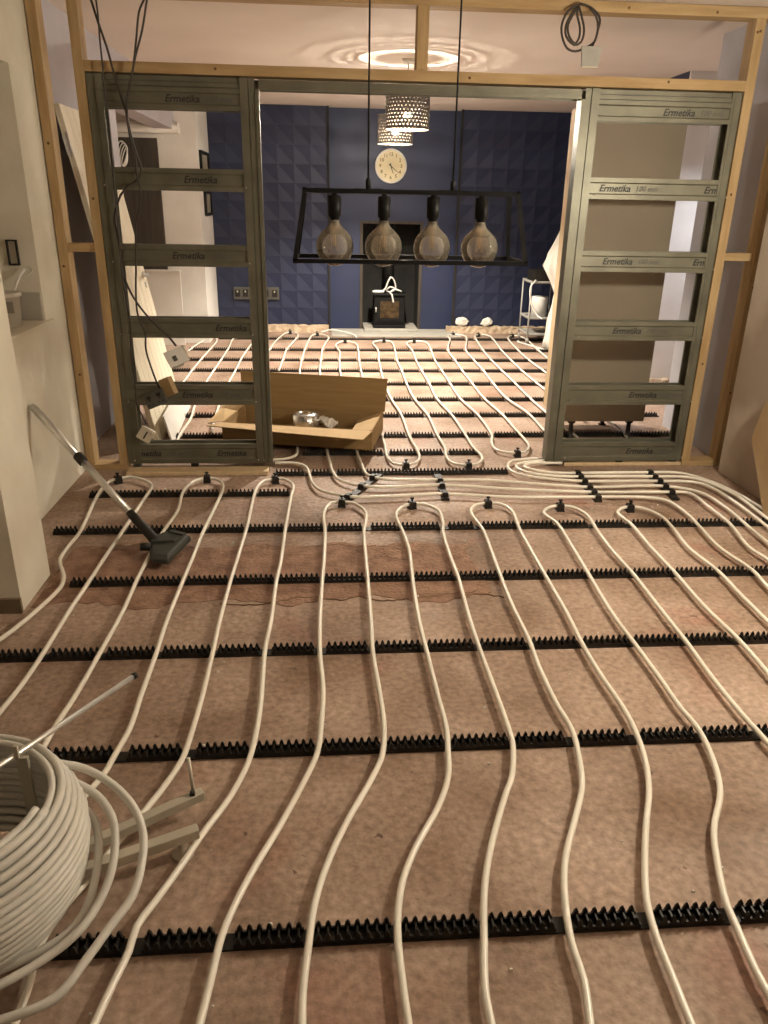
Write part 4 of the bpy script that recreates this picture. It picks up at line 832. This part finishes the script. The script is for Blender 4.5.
def hand(ang, L_, w_, y):
    a = R(90 - ang); d = Vector((math.cos(a), 0, math.sin(a))); n = Vector((-d.z, 0, d.x)); c = Vector((CX, y, CZ))
    p = [c - d * .03 + n * w_, c - d * .03 - n * w_, c + d * L_ - n * w_ * .4, c + d * L_ + n * w_ * .4]
    return MB().add([v for v in p] + [v + Vector((0, .002, 0)) for v in p], ((0, 1, 2, 3), (7, 6, 5, 4), (0, 4, 5, 1), (1, 5, 6, 2), (2, 6, 7, 3), (3, 7, 4, 0)))
part(hand(161, .085, .006, 9.567), 'hour_hand', 'ink', ck); part(hand(128, .125, .0045, 9.564), 'minute_hand', 'ink', ck)
# metal sockets on the blue wall
for x0, x1, lb in ((-1.075, -.800, 'wide steel socket plate on the left blue panelling'), (-.748, -.545, 'narrower steel socket plate on the left blue panelling, nearer the chimney')):
    t = thing('socket_plate', lb, 'socket', ((x0 + x1) / 2, 9.43, .38), group='steel sockets on the blue wall')
    part(B(x0, x1, 9.425, 9.438, .375, .515), 'face_plate', 'steel_dark', t, .003)
    n_ = 3 if x1 - x0 > .25 else 2
    for i in range(n_):
        xm = x0 + (x1 - x0) * (i + .5) / n_
        part(B(xm - .03, xm + .03, 9.419, 9.425, .405, .485), 'insert', 'black_plastic', t)
        part(B(xm - .008, xm + .008, 9.416, 9.419, .455, .475), 'rocker', 'galvanised', t)
# trolley with draped sheet beside it
tr_ = thing('trolley', 'white metal trolley with a black box beside the blue side wall', 'trolley', (2.45, 8.85, 0))
tx0_, tx1_, ty0_, ty1_ = 2.29, 2.62, 8.66, 9.04
for x, y in ((tx0_, ty0_), (tx1_, ty0_), (tx0_, ty1_), (tx1_, ty1_)):
    p_ = part(MB().cyl((x, y, .07), (x, y, .69), .009, 8), 'post', 'trolley_metal', tr_)
    part(MB().lathe([(0, -.012), (.032, -.012), (.032, .012), (0, .012)], (x, y, .034), 14, 'x'), 'castor', 'grey_plastic', tr_)
for z in (.68, .29, .11):
    for a, b in (((tx0_, ty0_, z), (tx1_, ty0_, z)), ((tx0_, ty1_, z), (tx1_, ty1_, z)), ((tx0_, ty0_, z), (tx0_, ty1_, z)), ((tx1_, ty0_, z), (tx1_, ty1_, z))): part(bar(a, b, .007), 'shelf_rail', 'trolley_metal', tr_)
    part(B(tx0_, tx1_, ty0_, ty1_, z - .02, z - .012), 'shelf', 'grey_plastic', tr_)
bb = B(2.32, 2.60, 8.70, 9.0, .669, .80).build('black_crate', 'black_plastic', bevel=.006); tag(bb, 'black crate on the top shelf of the metal trolley', 'crate')
bb = MB().lathe([(0, 0), (.085, 0), (.095, .22), (.09, .225), (0, .22)], (2.45, 8.85, .279), 20).build('white_tub', 'white_plastic'); tag(bb, 'white tub on the lower shelf of the metal trolley', 'tub')
sh = MB(); prof = [(.0, .005), (.17, .006), (.16, .12), (.145, .29), (.115, .45), (.105, .60), (.17, .74), (.245, .87), (.20, 1.0), (.14, 1.12), (.10, 1.23), (.05, 1.31), (.0, 1.33)]
vs = []; fs = []; NN = 40
for r, z in prof:
    for k in range(NN):
        a = 2 * math.pi * k / NN; rr = r * (1 + .10 * math.sin(7 * a + z * 4) + .06 * math.sin(13 * a - z * 7)); x = 2.56 + rr * math.cos(a)
        vs.append((min(x, 2.80), 8.30 + rr * .9 * math.sin(a), z + .012 * math.sin(5 * a)))
for i in range(len(prof) - 1):
    for k in range(NN): fs.append((i * NN + k, i * NN + (k + 1) % NN, (i + 1) * NN + (k + 1) % NN, (i + 1) * NN + k))
o = sh.add(vs, fs, True).build('dust_sheet', 'cloth'); tag(o, 'off white dust sheet draped over something beside the trolley', 'dust sheet')
o = MB().tube(catmull([(2.33, 8.64, .70), (2.27, 8.62, .62), (2.29, 8.6, .45), (2.36, 8.58, .33), (2.40, 8.5, .30)], .02), .009, 7).build('white_cable', 'white_plastic'); tag(o, 'white cable drooping from the trolley top', 'cable')
o = MB().tube(catmull([(2.45, 8.10, .012), (2.36, 8.25, .012), (2.25, 8.55, .014), (2.2, 8.72, .012), (2.23, 8.80, .012)], .02), .009, 7).build('white_cable', 'white_plastic'); tag(o, 'white cable lying on the floor by the trolley wheels', 'cable')
def lump(x, y, z, r, seed, label):
    random.seed(seed); m = MB(); vs = []; fs = []; nu, nv = 12, 7
    for j in range(nv):
        for i in range(nu):
            a = 2 * math.pi * i / nu; b = math.pi * j / (nv - 1); k = r * random.uniform(.65, 1.2)
            vs.append((x + 1.3 * k * math.sin(b) * math.cos(a), y + .5 * k * math.sin(b) * math.sin(a), z + r * .8 - k * .8 * math.cos(b)))
    for j in range(nv - 1):
        for i in range(nu): fs.append((j * nu + i, j * nu + (i + 1) % nu, (j + 1) * nu + (i + 1) % nu, (j + 1) * nu + i))
    o = m.add(vs, fs).build('plaster_lump', 'white_lump'); tag(o, label, 'plaster lump', 'white lumps on the plaster strip')
lump(1.66, 9.41, .088, .062, 3, 'left white plaster lump on the broken strip'); lump(1.97, 9.41, .088, .06, 5, 'right white plaster lump on the broken strip')
random.seed(11)
# ------------------------------------------------------------------ left ledge, right board
tb = thing('white_tub', 'white plastic tub with a brush on the left wall ledge', 'tub', (-1.50, 3.78, .886))
def lp(r0, r1, h, c): return MB().lathe([(0, 0), (r0, 0), (r1, h), (r1 + .006, h), (r1 + .006, h - .02), (r1 - .004, h - .02), (r1 - .006, h - .006), (r0 - .004, .006), (0, .006)], c, 22)
part(lp(.070, .082, .155, (-1.50, 3.78, .886)), 'tub_body', 'white_plastic', tb)
part(B(-1.475, -1.425, 3.702, 3.712, .955, 1.005), 'tub_label', 'grey_plastic', tb)
part(MB().tube([(-1.52, 3.80, .90), (-1.45, 3.90, 1.10), (-1.43, 3.93, 1.13)], .007, 8), 'brush_handle', 'white_plastic', tb)
part(MB().tube(catmull([(-1.44, 3.92, 1.11), (-1.42, 3.95, 1.14), (-1.40, 3.93, 1.12), (-1.43, 3.9, 1.09)], .01), .004, 6), 'wire_loop', 'galvanised', tb)
o = B(-1.60, -1.386 - .01, 3.975, 3.984, .886, 1.02).build('stone_offcut', 'stone'); tag(o, 'grey offcut standing in the corner of the ledge', 'offcut')
t = thing('wall_box', 'small dark rectangular box frame on the ledge return', 'box', (-1.50, 3.98, 1.15))
for a in ((-1.515, -1.465, 1.145, 1.152), (-1.515, -1.465, 1.255, 1.262), (-1.515, -1.508, 1.152, 1.255), (-1.472, -1.465, 1.152, 1.255)): part(B(a[0], a[1], 3.968, 3.984, a[2], a[3]), 'frame_bar', 'black_matt', t)
o = MB().lathe([(0, -.03), (.035, -.03), (.045, -.015), (.045, .0), (0, 0)], (-1.60, 3.984, 1.31), 18, 'y').build('wall_fitting', 'black_plastic'); tag(o, 'round black fitting on the ledge return at the left edge', 'fitting')
o = B(-1.64, -1.545, 3.968, 3.984, 1.36, 1.72).build('wood_offcut', 'dark_brown', bevel=.002); tag(o, 'dark wooden strip upright on the ledge return', 'offcut')
sl = MB().prism([(-1.40, 3.0), (-1.366, 3.0), (-1.366, 4.06), (-1.40, 4.06)], 'z', .868, .884); o = sl.build('trim_4', 'plaster', bevel=.003); tag(o, 'thin plastered sill along the recessed ledge', kind='structure')
bd = MB(); pl = [(3.735, .34), (3.715, .53), (3.30, .98), (2.85, .98), (2.85, .012), (3.42, .012)]
def bx_(z): return 2.20 + .118 * z
vs = [(bx_(z), y, z) for y, z in pl] + [(bx_(z) + .016, y, z) for y, z in pl]; n = len(pl)
o = bd.add(vs, [tuple(range(n)), tuple(range(n, 2 * n))[::-1]] + [(i, (i + 1) % n, n + (i + 1) % n, n + i) for i in range(n)]).build('tan_board', 'tan_board')
tag(o, 'tan board with cut corners leaning against the right wall', 'board')
# crumbs of broken screed lying about
def crumb(i):
    x, y = random.uniform(-1.0, 2.0), random.uniform(1.0, 4.0); s_ = random.uniform(.002, .005)
    return MB().frustum(x, y, 0, s_ * 1.1, s_, s_ * .8, s_ * .5, s_ * .4)
cr = MB()
for i in range(90):
    c_ = crumb(i); cr.add(c_.v, c_.f)
o = cr.build('grit', 'white_lump'); tag(o, 'pale grit and crumbs scattered on the front floor', 'grit', kind='stuff')
